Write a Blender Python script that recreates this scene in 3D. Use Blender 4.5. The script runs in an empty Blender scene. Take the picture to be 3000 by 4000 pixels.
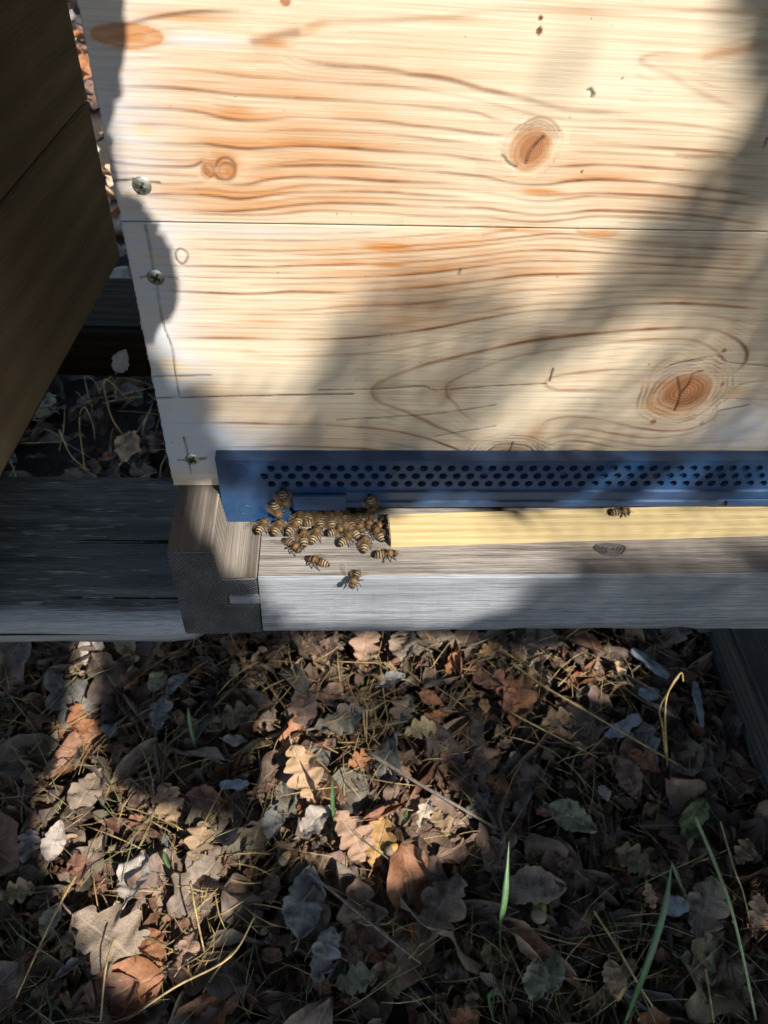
import bpy, bmesh, math, random
import numpy as np
from mathutils import Vector, Matrix, noise
random.seed(7); rng = np.random.default_rng(11)
SC = bpy.context.scene; COL = SC.collection
# ---------------------------------------------------------------- camera, sky, sun, exposure
cam = bpy.data.cameras.new('camera'); cam_ob = bpy.data.objects.new('camera', cam); COL.objects.link(cam_ob)
RIGHT = Vector((0.99736, -0.04457, 0.05730)); DOWN = Vector((0.00636, -0.73272, -0.68050)); FWD = Vector((0.07232, 0.67907, -0.73050))
CAM_POS = Vector((0.07894, -0.28617, 0.28936))
cam_ob.matrix_world = Matrix.Translation(CAM_POS) @ Matrix((RIGHT, -DOWN, -FWD)).transposed().to_4x4()
cam.sensor_fit = 'VERTICAL'; cam.sensor_height = 36.0; cam.sensor_width = 27.0; cam.lens = 27.383
cam.clip_start = 0.01; cam.clip_end = 500
cam.dof.use_dof = True; cam.dof.focus_distance = 0.385; cam.dof.aperture_fstop = 20.0
SC.camera = cam_ob
SUN = Vector((0.46, -0.58, 0.67)).normalized()
world = bpy.data.worlds.new('World'); SC.world = world; world.use_nodes = True
wn = world.node_tree; bg = wn.nodes['Background']
sky = wn.nodes.new('ShaderNodeTexSky'); sky.sky_type = 'NISHITA'; sky.sun_disc = False
sky.sun_elevation = math.asin(SUN.z); sky.sun_rotation = math.atan2(SUN.x, SUN.y)
wn.links.new(sky.outputs[0], bg.inputs[0]); bg.inputs[1].default_value = 0.13
sl = bpy.data.lights.new('sun', 'SUN'); sl.energy = 5.0; sl.angle = math.radians(0.53); sl.color = (1.0, 0.95, 0.87)
so = bpy.data.objects.new('sun', sl); COL.objects.link(so)
so.rotation_euler = SUN.to_track_quat('Z', 'Y').to_euler(); so.location = SUN * 6
SC.view_settings.view_transform = 'Standard'; SC.view_settings.look = 'None'
SC.view_settings.exposure = 1.1; SC.view_settings.gamma = 1.0
SC.cycles.max_bounces = 5; SC.cycles.diffuse_bounces = 3; SC.cycles.glossy_bounces = 2; SC.cycles.transmission_bounces = 2; SC.cycles.transparent_max_bounces = 6
SC.cycles.caustics_reflective = False; SC.cycles.caustics_refractive = False
# ---------------------------------------------------------------- measured data (millimetres)
BROAD = [[61.4,177.2,57.4,34.8,0,1.0],[52.5,155.0,64.7,15.9,0,1.0],[109.1,124.1,49.5,25.4,0,1.0],[146.5,128.0,41.4,22.0,0,0.8],[40.7,196.5,28.7,10.3,0,0.9],[180.9,168.0,57.7,19.0,0,0.6]]
CRISP = [[13.5,205.8,12.4,3.7,0,1],[151.6,175.5,7.8,8.1,-25,1],[245.2,64.1,15.7,13.1,12,1],[38.6,163.8,6.4,3.9,0,1]]
STROKES = [[0.6,0.8,0,[[0.9,206.9],[7.8,207.7],[17.0,210.1],[25.4,212.1],[35.7,213.7],[45.9,214.4],[56.1,215.0]]],[0.8,0.55,0,[[66.1,209.8],[71.0,211.5],[75.2,212.7],[83.5,213.3],[93.9,214.1],[104.3,214.8],[108.4,215.3],[118.1,216.1],[125.0,217.6],[135.2,219.1],[145.7,219.7],[159.7,220.2],[173.9,220.6],[202.3,221.8],[220.9,222.3]]],[1.4,0.5,0,[[54.2,206.1],[62.6,208.4],[68.2,209.5]]],[1.4,0.5,0,[[54.1,205.5],[62.5,205.5],[65.3,204.1],[66.6,202.9]]],[0.8,0.6,0,[[66.6,202.5],[73.0,200.9],[80.2,200.2],[91.0,200.2],[101.9,199.5],[105.6,198.7],[113.0,198.3],[121.9,197.2],[130.4,195.3],[139.7,193.8],[147.5,192.6],[155.5,190.8],[162.7,189.7],[175.1,189.5],[190.7,189.8]]],[0.55,0.75,0,[[-0.1,196.1],[12.4,196.1],[26.6,196.8],[35.1,196.8],[42.1,196.3],[51.3,195.5],[62.1,195.3],[72.9,195.1],[87.5,194.9],[98.5,194.9],[105.9,194.5],[117.2,193.4],[128.7,191.8],[138.9,189.8],[148.4,188.0],[158.7,186.6],[168.2,186.3],[179.8,186.8],[207.6,186.4],[238.1,182.8]]],[0.55,0.75,0,[[-0.5,190.8],[13.7,191.1],[25.8,191.1],[36.5,190.5],[47.3,189.8],[58.2,189.7],[72.9,189.5],[87.7,189.4],[98.9,188.9],[106.4,188.8],[117.8,188.3],[129.3,187.6],[137.3,185.4],[143.7,184.3],[147.3,183.6]]],[0.55,0.85,0,[[-0.5,184.1],[17.6,184.4],[28.5,184.1],[35.7,183.4],[43.0,181.9],[50.3,181.5],[57.8,182.1],[67.6,183.4],[80.3,183.4],[95.5,183.1],[103.9,182.6],[106.9,182.3],[118.5,181.7],[130.3,180.7],[140.5,180.0],[145.3,179.7]]],[0.55,0.75,0,[[0.7,179.5],[13.1,179.0],[24.1,179.0],[35.2,178.3],[46.3,177.8],[53.9,177.9],[61.4,178.5],[72.8,179.1],[88.0,179.0],[99.5,178.7],[107.2,178.4],[119.0,177.6],[130.8,177.0],[139.0,175.0]]],[0.55,0.75,0,[[0.9,173.2],[15.8,172.8],[27.0,172.7],[34.6,173.0],[42.1,172.3],[49.7,171.9],[61.2,172.9],[72.7,173.6],[88.2,173.4],[99.9,173.0],[107.7,172.9],[119.5,172.6],[130.0,171.6],[141.3,170.6],[146.4,169.1]]],[0.55,0.75,0,[[0.6,167.7],[14.9,167.1],[26.3,166.9],[31.7,167.4],[36.4,168.3],[41.0,168.3],[44.6,166.0]]],[0.55,0.75,0,[[0.9,165.4],[14.5,164.6],[23.6,164.5],[29.9,165.0],[33.1,166.7]]],[0.55,0.75,0,[[45.3,164.8],[53.1,165.9],[68.8,168.3],[80.5,169.0],[92.3,168.7],[104.1,168.2],[108.1,168.2],[120.0,168.2],[132.1,168.1]]],[0.55,0.85,0,[[45.2,164.0],[53.1,164.9],[60.9,166.0],[76.6,167.0],[92.3,167.2],[103.4,166.8],[108.2,166.4],[120.3,166.1],[136.6,165.1],[145.0,163.4],[153.3,162.7],[161.5,163.2],[169.4,164.7],[181.6,165.7],[198.3,165.4],[215.6,164.0],[233.2,162.5],[247.8,160.5]]],[0.55,0.6,0,[[0.2,161.5],[14.0,161.7],[23.2,161.4],[30.9,161.1]]],[0.55,0.6,0,[[0.3,158.1],[13.4,158.1],[22.8,158.2],[32.3,159.0]]],[0.55,0.75,0,[[37.1,160.2],[40.1,158.7],[48.8,159.0],[56.8,161.1],[68.7,162.5],[84.5,162.6],[100.5,162.1],[108.6,162.2],[132.9,162.3]]],[0.55,0.85,0,[[14.7,156.3],[24.9,156.3],[35.2,156.7],[41.4,155.9],[48.6,155.9],[56.6,156.8],[68.6,159.1],[84.6,159.9],[100.7,160.1],[108.7,160.2],[125.0,160.0],[141.7,158.7],[154.5,156.7],[162.1,156.7],[166.9,157.4],[179.1,159.3],[191.8,159.1],[217.9,157.7],[250.2,154.9]]],[0.55,0.75,0,[[0.8,152.7],[16.7,154.1],[28.6,154.4],[38.1,153.9],[44.4,153.3],[52.4,154.2],[60.5,155.8],[72.6,157.0],[92.7,157.8],[104.9,157.8],[109.0,157.5],[133.7,157.0]]],[0.55,0.75,0,[[1.4,151.9],[16.5,152.5],[29.9,151.7],[41.0,151.1],[52.3,151.9],[64.5,154.0],[76.6,155.1],[92.8,155.5],[105.0,155.6],[109.1,155.5],[129.8,155.4],[142.3,155.1],[155.0,154.1],[167.6,154.3],[180.0,155.9],[192.7,155.9],[210.1,155.3],[227.7,154.6],[251.5,151.9]]],[0.55,0.75,0,[[0.8,148.6],[15.9,148.3],[27.9,148.3],[39.9,148.2],[52.1,149.4],[64.4,151.3],[76.6,152.8],[92.9,153.2],[105.2,153.0],[109.3,152.8],[125.9,152.8],[138.4,153.0],[149.6,151.8],[159.8,151.1],[169.8,152.1],[180.6,153.6],[193.3,153.8],[210.7,153.5],[233.0,152.1],[252.5,149.7]]],[0.55,0.8,0,[[19.7,147.0],[35.8,146.9],[47.9,147.1],[60.2,148.0],[72.5,149.7],[84.8,149.9],[101.3,149.7],[109.6,149.1],[122.2,149.1],[139.0,149.4],[147.6,148.7],[158.7,148.2],[168.8,149.2],[181.2,151.2],[194.0,151.6],[215.8,151.1],[238.5,149.2],[249.7,148.0]]],[0.55,0.6,0,[[157.1,183.3],[164.8,183.9],[176.7,183.9],[192.5,184.0],[216.9,183.1],[239.1,180.5]]],[0.55,0.6,0,[[165.4,178.3],[178.1,178.5],[198.4,178.1],[219.1,177.4],[241.3,175.5]]],[0.55,0.6,0,[[158.2,174.6],[170.9,175.5],[187.0,175.5],[203.5,175.1],[220.4,173.9],[242.6,172.3]]],[0.55,0.75,0,[[156.1,169.4],[168.1,170.3],[180.1,171.2],[196.6,170.8],[221.9,169.8],[244.5,167.9]]],[0.45,0.75,0,[[136.6,164.5],[148.9,164.5],[161.2,164.6],[173.2,166.2],[185.5,166.5],[198.0,166.4],[215.2,165.2],[246.9,162.6]]],[0.6,0.75,0,[[148.2,159.4],[158.2,158.9],[168.1,159.5],[178.8,160.3],[191.4,160.4],[208.5,160.1],[225.9,159.3],[249.1,157.5]]],[0.9,0.5,0,[[204.4,208.1],[192.2,208.7],[185.1,207.6],[183.4,206.0],[188.4,204.3],[195.9,202.2],[201.5,199.4],[212.2,195.7],[223.6,192.6],[234.9,190.1]]],[1.2,0.5,0,[[205.2,208.0],[212.8,209.9],[220.7,212.6],[224.9,213.2]]],[0.9,0.5,0,[[206.5,175.7],[214.0,175.5],[222.9,175.8],[228.2,175.0]]],[0.5,0.5,0,[[7.5,139.6],[37.9,139.7],[61.0,140.0],[84.3,141.0],[99.9,142.1],[107.6,143.9]]],[0.45,0.5,0,[[22.3,136.8],[45.4,136.9],[68.7,137.4],[92.2,138.8],[107.9,140.2],[120.3,141.7],[125.0,142.2],[131.2,143.2],[132.7,144.3]]],[0.45,0.6,0,[[29.8,135.3],[53.0,135.5],[76.5,136.6],[100.1,138.2],[115.8,139.8],[120.5,139.7],[129.9,141.2],[136.2,142.2],[143.8,144.3]]],[0.8,0.6,0,[[139.3,142.5],[146.3,143.9],[151.6,145.2]]],[0.9,0.6,0,[[176.3,145.8],[179.2,144.0],[188.3,143.3],[192.1,144.3]]],[0.45,0.7,0,[[21.8,132.6],[45.1,132.7],[60.7,132.8],[84.4,134.3],[104.2,135.8],[116.1,137.2],[120.8,137.6],[140.5,139.8],[156.2,142.2],[168.0,143.6],[177.7,143.3],[188.6,142.1],[201.1,141.4],[217.8,141.1],[256.1,141.3]]],[0.45,0.75,0,[[29.2,130.3],[52.8,130.5],[76.5,131.7],[100.4,133.4],[116.3,134.9],[121.0,135.5],[140.8,137.9],[156.5,140.4],[168.4,141.8],[180.7,141.4],[193.2,140.5],[209.9,139.8],[257.0,139.1]]],[0.45,0.6,0,[[29.0,128.2],[52.6,128.5],[76.5,129.5],[100.5,130.9],[116.5,132.5],[121.2,133.2],[141.1,135.7],[156.9,138.2],[173.0,139.1],[189.6,138.4],[210.6,137.6],[258.0,137.0]]],[0.45,0.75,0,[[5.1,124.8],[28.7,125.3],[52.5,125.7],[76.5,127.1],[100.7,128.5],[116.8,130.1],[121.5,130.7],[141.5,133.6],[157.3,136.1],[173.6,136.6],[190.2,136.1],[211.3,135.4],[258.9,134.7]]],[0.5,0.75,0,[[20.5,122.6],[44.3,122.8],[68.4,123.7],[88.7,124.8],[104.9,125.9],[117.0,127.5],[121.8,128.1],[141.8,131.2],[157.8,133.7],[174.2,134.2],[195.1,133.6],[220.3,133.5],[259.9,132.5]]],[0.45,0.65,0,[[12.3,120.6],[40.1,120.3],[60.3,120.8],[80.6,121.7],[101.0,122.9],[117.3,124.7],[122.1,125.4],[142.2,128.9],[158.3,131.4],[178.8,132.0],[204.0,131.9],[260.9,130.3]]],[0.6,0.75,0,[[35.9,117.7],[56.1,117.7],[76.5,119.0],[92.9,119.5],[109.3,120.9],[117.5,122.1],[122.3,122.7],[142.6,126.2],[158.8,128.7],[179.4,129.7],[213.0,130.1],[261.9,128.0]]],[0.6,0.8,0,[[3.4,114.4],[19.3,113.6],[39.5,113.1],[51.8,113.6],[64.2,114.8],[80.7,114.9],[97.2,116.2],[117.9,118.3],[122.7,118.9],[143.2,122.4],[159.4,125.2],[180.2,126.5],[213.7,127.8],[239.5,127.7],[262.5,126.6]]],[0.4,0.5,0,[[35.1,109.6],[55.8,110.2],[72.4,111.1],[89.0,112.8],[118.2,114.9],[123.1,115.3],[143.7,119.2],[160.0,122.2],[180.8,123.8],[214.5,125.4],[263.7,123.8]]],[0.6,0.75,0,[[9.9,104.8],[30.6,105.4],[51.4,106.3],[59.7,106.0],[72.3,106.6],[89.1,108.8],[110.2,109.9],[118.6,111.0],[123.5,111.7],[144.3,115.4],[160.8,118.3],[177.5,119.8],[194.3,121.2],[215.5,122.3],[241.6,122.2],[264.7,121.5]]],[0.4,0.4,0,[[34.5,103.1],[68.1,104.1],[97.7,106.4],[118.8,108.3],[123.8,108.6],[148.9,113.0],[174.0,116.5],[195.1,118.2],[216.4,119.6],[265.9,118.6]]],[0.6,0.8,0,[[11.3,97.0],[33.9,96.7],[55.1,96.8],[72.2,96.9],[89.4,97.9],[106.6,100.4],[119.4,102.5],[124.4,103.4],[145.5,107.7],[166.4,111.8],[187.6,113.6],[196.0,115.1],[208.6,116.4],[225.9,117.2],[267.2,115.7]]],[0.55,0.75,0,[[12.1,91.0],[37.7,91.4],[59.2,91.5],[80.9,92.0],[98.3,93.9],[119.8,97.7],[124.9,98.8],[146.0,104.3],[167.0,108.7],[188.6,110.0],[209.7,113.0],[227.0,114.0],[244.9,113.6],[268.9,111.8]]],[0.6,0.75,0,[[32.5,81.6],[54.5,82.2],[72.1,82.9],[89.8,84.2],[107.5,86.8],[120.6,90.1],[125.7,91.2],[147.1,97.2],[168.4,101.9],[189.8,105.0],[207.0,107.2],[224.4,108.5],[242.3,108.5],[256.7,106.4],[272.6,103.2]]],[0.8,0.85,0,[[264.0,73.8],[269.4,82.0],[269.5,87.6],[265.9,93.0],[258.2,98.1],[247.7,101.5],[235.6,102.0],[217.9,100.7],[196.1,98.0],[170.0,93.7],[148.5,87.8],[126.8,81.0],[121.6,79.0],[112.8,74.9],[104.0,70.1],[100.0,66.6],[99.2,63.1],[101.3,59.0],[106.7,55.5],[114.5,52.6],[120.6,49.0],[126.7,46.0],[130.8,43.2],[141.2,38.6],[152.0,32.8]]],[1.5,0.6,0,[[104.0,69.9],[100.3,66.4],[99.6,63.1],[101.6,59.2]]],[0.7,0.6,0,[[259.3,78.4],[261.6,82.4],[257.8,87.3],[250.1,92.6],[240.6,95.8],[231.2,96.2],[215.1,94.9],[197.6,92.3],[175.8,88.0],[158.4,83.2],[145.6,76.8],[136.2,70.9],[133.5,66.2],[135.1,60.9],[139.4,56.8],[141.3,53.2],[146.8,48.3],[156.5,42.7]]],[0.8,0.5,0,[[219.1,65.7],[209.0,66.9],[194.7,66.6],[185.0,66.8],[180.3,69.0],[180.0,72.5],[185.1,74.9],[194.1,76.8],[210.5,78.9],[219.5,80.2]]],[0.7,0.6,0,[[244.0,83.6],[236.7,85.5],[230.7,83.9],[228.5,78.8],[228.2,70.7],[229.1,64.7],[233.3,57.5],[239.9,52.6],[249.0,49.6],[258.3,51.7],[263.6,59.4],[262.3,67.9]]],[0.6,0.75,0,[[0.8,43.2],[19.6,43.3],[38.4,43.4],[57.4,43.0],[76.5,42.8],[95.9,41.6],[110.6,39.7],[121.6,36.9],[127.8,35.1],[131.8,33.5],[142.4,28.6],[151.3,23.3]]],[0.6,0.75,0,[[1.2,33.1],[28.1,33.7],[57.1,34.2],[81.4,34.2],[101.1,33.0],[116.2,30.2],[128.6,26.4],[132.8,24.4]]],[0.6,0.75,0,[[1.5,27.9],[27.6,28.0],[56.9,28.8],[81.5,28.3],[101.4,27.3],[116.6,24.8]]],[0.3,1.0,1,[[0.2,57.4],[30.4,58.9],[53.4,60.0],[74.7,61.1],[90.5,61.7]]],[0.25,0.8,1,[[74.7,63.7],[99.6,64.8],[122.7,67.0],[128.5,64.8],[156.3,67.9],[179.7,69.6]]],[0.22,0.7,1,[[83.2,45.8],[114.8,48.9],[130.0,50.7],[139.4,52.5],[158.2,56.6]]],[0.22,0.6,1,[[131.5,36.4],[160.3,43.5]]],[0.25,0.8,1,[[-0.1,69.6],[26.2,70.9]]],[0.22,0.7,1,[[235.2,81.7],[255.0,87.3],[260.9,84.1],[281.7,82.3]]],[0.25,0.8,1,[[268.2,55.1],[282.6,59.5]]],[0.2,0.4,1,[[263.2,63.1],[290.3,62.4]]],[0.65,0.7,0,[[182.9,40.0],[184.1,46.5],[190.8,49.8],[200.6,50.3],[214.1,48.3],[230.4,44.1],[246.4,42.2],[259.1,44.0],[267.9,50.7],[267.5,55.7],[265.2,63.1]]],[0.65,0.7,0,[[184.0,34.7],[187.8,40.7],[195.2,43.5],[208.6,42.4],[226.9,38.8],[242.7,37.5],[260.0,41.4],[268.1,50.0]]],[0.65,0.7,0,[[183.8,30.7],[189.7,36.8],[201.4,38.7],[217.4,36.0],[233.8,32.9],[249.7,32.0],[274.7,35.6],[300.9,38.1]]],[0.65,0.7,0,[[186.4,28.0],[194.3,34.2],[207.6,34.4],[224.1,30.7],[245.7,28.3],[277.0,29.5],[305.0,28.5]]],[0.65,0.7,0,[[190.1,25.3],[198.2,30.9],[211.7,30.5],[223.1,26.5],[231.1,24.5]]],[0.65,0.7,0,[[193.5,24.0],[201.9,28.2],[212.6,27.0],[218.5,24.3]]],[0.8,0.5,0,[[275.5,62.1],[280.2,62.8],[285.5,59.8],[292.2,58.1]]],[0.55,0.4,0,[[272.6,71.7],[279.7,73.6],[285.1,74.6]]],[0.4,0.9,1,[[8.9,141.3],[9.0,129.7],[8.9,121.8]]],[0.35,0.7,1,[[9.1,116.4],[8.9,103.3],[9.3,94.5],[10.9,85.3],[10.4,69.1],[10.7,57.6]]],[0.45,1.0,1,[[9.4,33.6],[9.9,22.4],[9.8,9.1]]],[0.5,1.0,1,[[251.5,78.7],[247.3,76.9],[247.5,71.1],[245.6,65.1],[246.3,59.0],[246.0,55.3]]],[0.35,0.9,1,[[241.0,74.5],[244.3,67.5],[245.6,65.1]]],[0.6,1.0,1,[[155.1,179.8],[152.9,177.1],[151.1,174.0],[150.6,170.4]]],[0.35,0.9,1,[[141.7,172.8],[144.7,169.8],[147.3,168.7]]],[0.35,1.0,1,[[170.6,33.1],[170.1,27.7],[169.6,23.6]]],[0.4,0.9,1,[[158.2,23.4],[160.7,28.9],[166.3,31.7],[172.4,31.8],[179.9,29.9],[184.2,23.8]]],[0.4,0.95,1,[[21.1,131.9],[22.9,130.5],[23.0,128.4],[21.5,125.9],[19.7,125.9],[18.5,127.8],[18.6,130.1],[19.9,131.7],[21.1,131.9]]],[0.5,1.0,1,[[181.1,78.2],[180.9,71.3]]],[0.4,1,1,[[131.9,126.8],[131.7,124.4]]],[0.35,1,1,[[167.3,195.9],[168.6,196.3],[169.5,193.9]]],[0.3,1,1,[[168.6,196.3],[170.1,194.6]]],[0.5,1,1,[[237.8,182.7],[237.8,179.5]]],[0.35,1,1,[[-0.5,158.1],[5.8,158.6],[7.4,159.0]]],[0.4,1,1,[[13.4,158.1],[16.5,157.9]]],[0.4,1,1,[[4.5,18.3],[7.9,18.3]]],[0.7,1,1,[[14.9,19.1],[18.4,19.8]]],[0.3,1,1,[[3.3,119.0],[6.2,119.7]]],[0.3,0.8,1,[[12.9,119.7],[17.6,119.0]]],[0.5,0.9,0,[[33.0,165.5],[34.3,167.1],[36.6,167.3],[37.6,165.7],[36.9,162.5],[34.8,160.5],[33.1,161.2],[32.6,163.1],[33.0,165.5]]],[0.6,0.9,0,[[38.0,165.3],[39.4,167.7],[42.5,168.3],[44.8,166.0],[44.4,162.8],[41.8,160.5],[38.6,160.8],[37.3,162.5]]],[0.9,0.7,0,[[33.2,167.4],[37.2,169.1],[41.1,169.5],[44.8,167.9]]],[0.6,0.8,0,[[34.4,164.4],[35.8,162.9]]]]
KNOTS = [[152.0,175.5,5.4,6.6,-25,1.0],[247.7,66.4,12.2,10.7,15,1.0],[35.1,163.5,2.3,3.0,0,0.8],[41.7,163.5,3.0,3.3,0,0.45],[171.3,23.6,12.9,8.2,0,0.7],[64.7,217.8,1.9,1.6,0,1.0],[257.6,90.1,1.1,1.2,0,1],[264.2,71.5,1.1,1.3,0,1],[238.1,47.9,1.4,1.5,0,1.2],[263.1,47.1,1.1,1.4,0,1.2],[146.5,216.7,0.8,0.9,0,1.6],[146.9,213.0,0.8,1.3,0,1.6],[172.4,167.8,0.4,0.5,0,1.8],[178.7,200.3,0.4,0.4,0,1.5]]
STAINS = [[13.5,205.8,12.4,3.9,0,1.2],[35.4,211.7,17.8,1.9,0,0.7],[46.9,184.5,12.6,3.2,0,0.8],[36.9,173.6,14.5,1.9,0,0.6],[60.4,206.1,7.7,2.0,0,0.9],[55.2,200.4,16.4,2.9,0,0.45],[84.1,182.5,19.7,3.2,0,0.3],[48.8,159.0,12.7,4.0,0,0.6],[22.7,168.6,13.7,1.9,0,0.5],[38.1,170.3,4.6,4.5,0,0.6],[28.6,190.3,11.5,1.3,0,0.6],[30.8,196.8,16.4,1.1,0,0.6],[68.9,175.3,26.9,2.2,0,0.3],[20.3,162.3,11.6,1.4,0,0.5],[52.3,151.7,21.0,3.3,0,0.45],[73.1,210.7,6.3,1.8,20,0.6],[158.0,160.2,10.7,1.4,0,0.9],[152.6,174.8,7.9,8.9,0,0.35],[214.1,210.3,13.4,1.8,8,0.6],[197.1,205.3,13.5,3.9,-15,0.25],[160.0,219.2,16.2,1.1,0,0.45],[118.3,215.2,11.2,1.3,0,0.35],[101.9,135.3,14.3,3.2,0,1.0],[103.1,127.9,12.2,2.0,0,0.9],[80.5,132.9,19.9,5.1,0,0.5],[51.1,100.1,12.7,1.4,0,0.5],[110.5,105.3,19.8,11.5,15,0.5],[123.1,108.6,10.2,5.7,0,0.5],[44.1,84.3,6.1,1.2,0,0.5],[170.8,132.5,4.2,2.2,0,0.6],[246.4,135.2,4.2,3.1,0,0.5],[132.5,139.7,20.0,4.2,5,0.6],[151.7,144.6,20.7,1.8,0,0.6],[185.5,144.5,9.7,2.3,0,0.7],[245.4,68.7,20.4,18.2,10,0.55],[181.2,38.6,6.0,6.5,0,0.6],[134.1,65.0,11.3,13.7,0,0.25],[270.6,66.9,7.9,4.7,0,0.4],[30.5,59.2,18.3,5.8,0,0.25],[48.3,51.3,24.5,8.3,0,0.2]]
GREYS = [[3.2,184.8,21.9,43.2,0,0.55],[4.1,119.0,20.8,34.8,0,0.6],[5.7,57.5,21.0,36.0,0,1.0],[12.8,26.5,47.0,18.0,0,1.0],[45.7,140.9,54.2,2.9,0,0.35],[36.1,205.3,16.7,2.2,0,0.5],[283.2,40.5,27.1,14.2,0,0.5],[284.1,53.5,13.2,11.1,0,0.4],[238.9,79.0,13.3,3.9,20,0.3],[9.9,74.8,9.2,3.1,0,-1.1],[12.2,69.1,7.1,1.6,0,-1.0],[8.6,78.4,5.3,1.5,0,-0.7],[7.5,54.0,5.5,1.7,0,-0.9],[25.3,62.6,12.8,4.0,0,-0.6],[31.5,50.9,16.8,4.8,0,-0.4],[21.1,31.6,5.4,1.6,0,-0.8],[14.2,176.8,5.2,2.5,0,-0.5]]
LIT = [[[0,165],[156,89],[169,65],[179,46],[157,34],[148,15],[141,11],[128,22],[104,40],[84,51],[73,53],[62,57],[59,44],[54,29],[38,37],[15,47],[3,60],[2,118],[1,159]],[[9,-7],[24,-18],[33,-27],[39,-39],[82,-64],[96,-61],[124,-76],[109,-93],[134,-109],[134,-122],[10,-56],[-1,-47],[3,-32],[-6,-23]],[[8,-56],[115,-113],[109,-128],[89,-129],[22,-93],[9,-66]],[[-30,-122],[-18,-129],[-47,-161],[-64,-185],[-75,-209],[-77,-226],[-79,-237],[-51,-258],[-21,-284],[-25,-309],[-57,-328],[-87,-336],[-128,-333],[-147,-313],[-149,-284],[-148,-256],[-142,-225],[-127,-202],[-102,-194],[-85,-173],[-60,-154]],[[58,-244],[106,-286],[105,-309],[145,-357],[131,-380],[71,-368],[22,-348],[8,-318],[18,-290],[29,-267]],[[136,-212],[271,-285],[234,-296],[146,-262],[114,-231]],[[304,-316],[381,-355],[375,-373],[318,-368],[283,-345]],[[286,-500],[301,-508],[256,-525],[247,-514]]]
WALLZ = [[[40,74],[104,45],[141,19],[156,39],[187,48],[265,-133],[15,4]],[[118,-73],[278,-154],[248,-164],[96,-88]]]
SEMI = [[0.1,[[136,-21],[161,-13],[178,-16],[187,-23],[174,-27],[156,-41],[131,-40],[124,-34]]],[0.33,[[124,-15],[159,-7],[177,-12],[195,-27],[210,-53],[218,-78],[194,-76],[169,-72],[115,-44],[115,-29]]],[0.4,[[62,57],[84,52],[140,14],[138,-3],[109,4],[59,39]]],[0.15,[[116,-69],[280,-149],[239,-164],[90,-87]]],[0.42,[[90,-191],[407,-362],[369,-388],[252,-374],[155,-358],[96,-303],[53,-249],[60,-211]]],[0.55,[[118,-463],[156,-479],[128,-499],[92,-478]]],[0.5,[[8,-273],[40,-280],[14,-347],[-48,-312]]],[0.25,[[1,57],[54,29],[43,6],[35,1],[-2,20]]],[0.6,[[132,-106],[259,-169],[238,-177],[133,-122]]],[0.68,[[113,-112],[234,-176],[255,-229],[84,-136]]]]
LOBES = [[[-11,168],[12,157],[11,148],[9,143],[7,137],[4,132],[0,126],[-16,134]],[[-13,122],[1,115],[5,111],[9,106],[12,98],[13,91],[14,83],[14,77],[13,73],[10,69],[5,65],[1,62],[-18,71]],[[-14,135],[0,126],[0,115],[-13,121]],[[-21,74],[0,62],[-1,21],[-22,32]],[[-35,105],[2,105],[2,141],[-35,141]],[[-36,147],[1,147],[1,183],[-36,183]]]
BLOBS = [[[120,94],[130,90],[133,81],[132,75],[124,74],[119,85]],[[76,130],[96,120],[94,112],[82,116]],[[161,79],[178,71],[190,39],[172,59]],[[-2,-43],[5,-44],[8,-50],[3,-54],[-5,-51]]]
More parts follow.
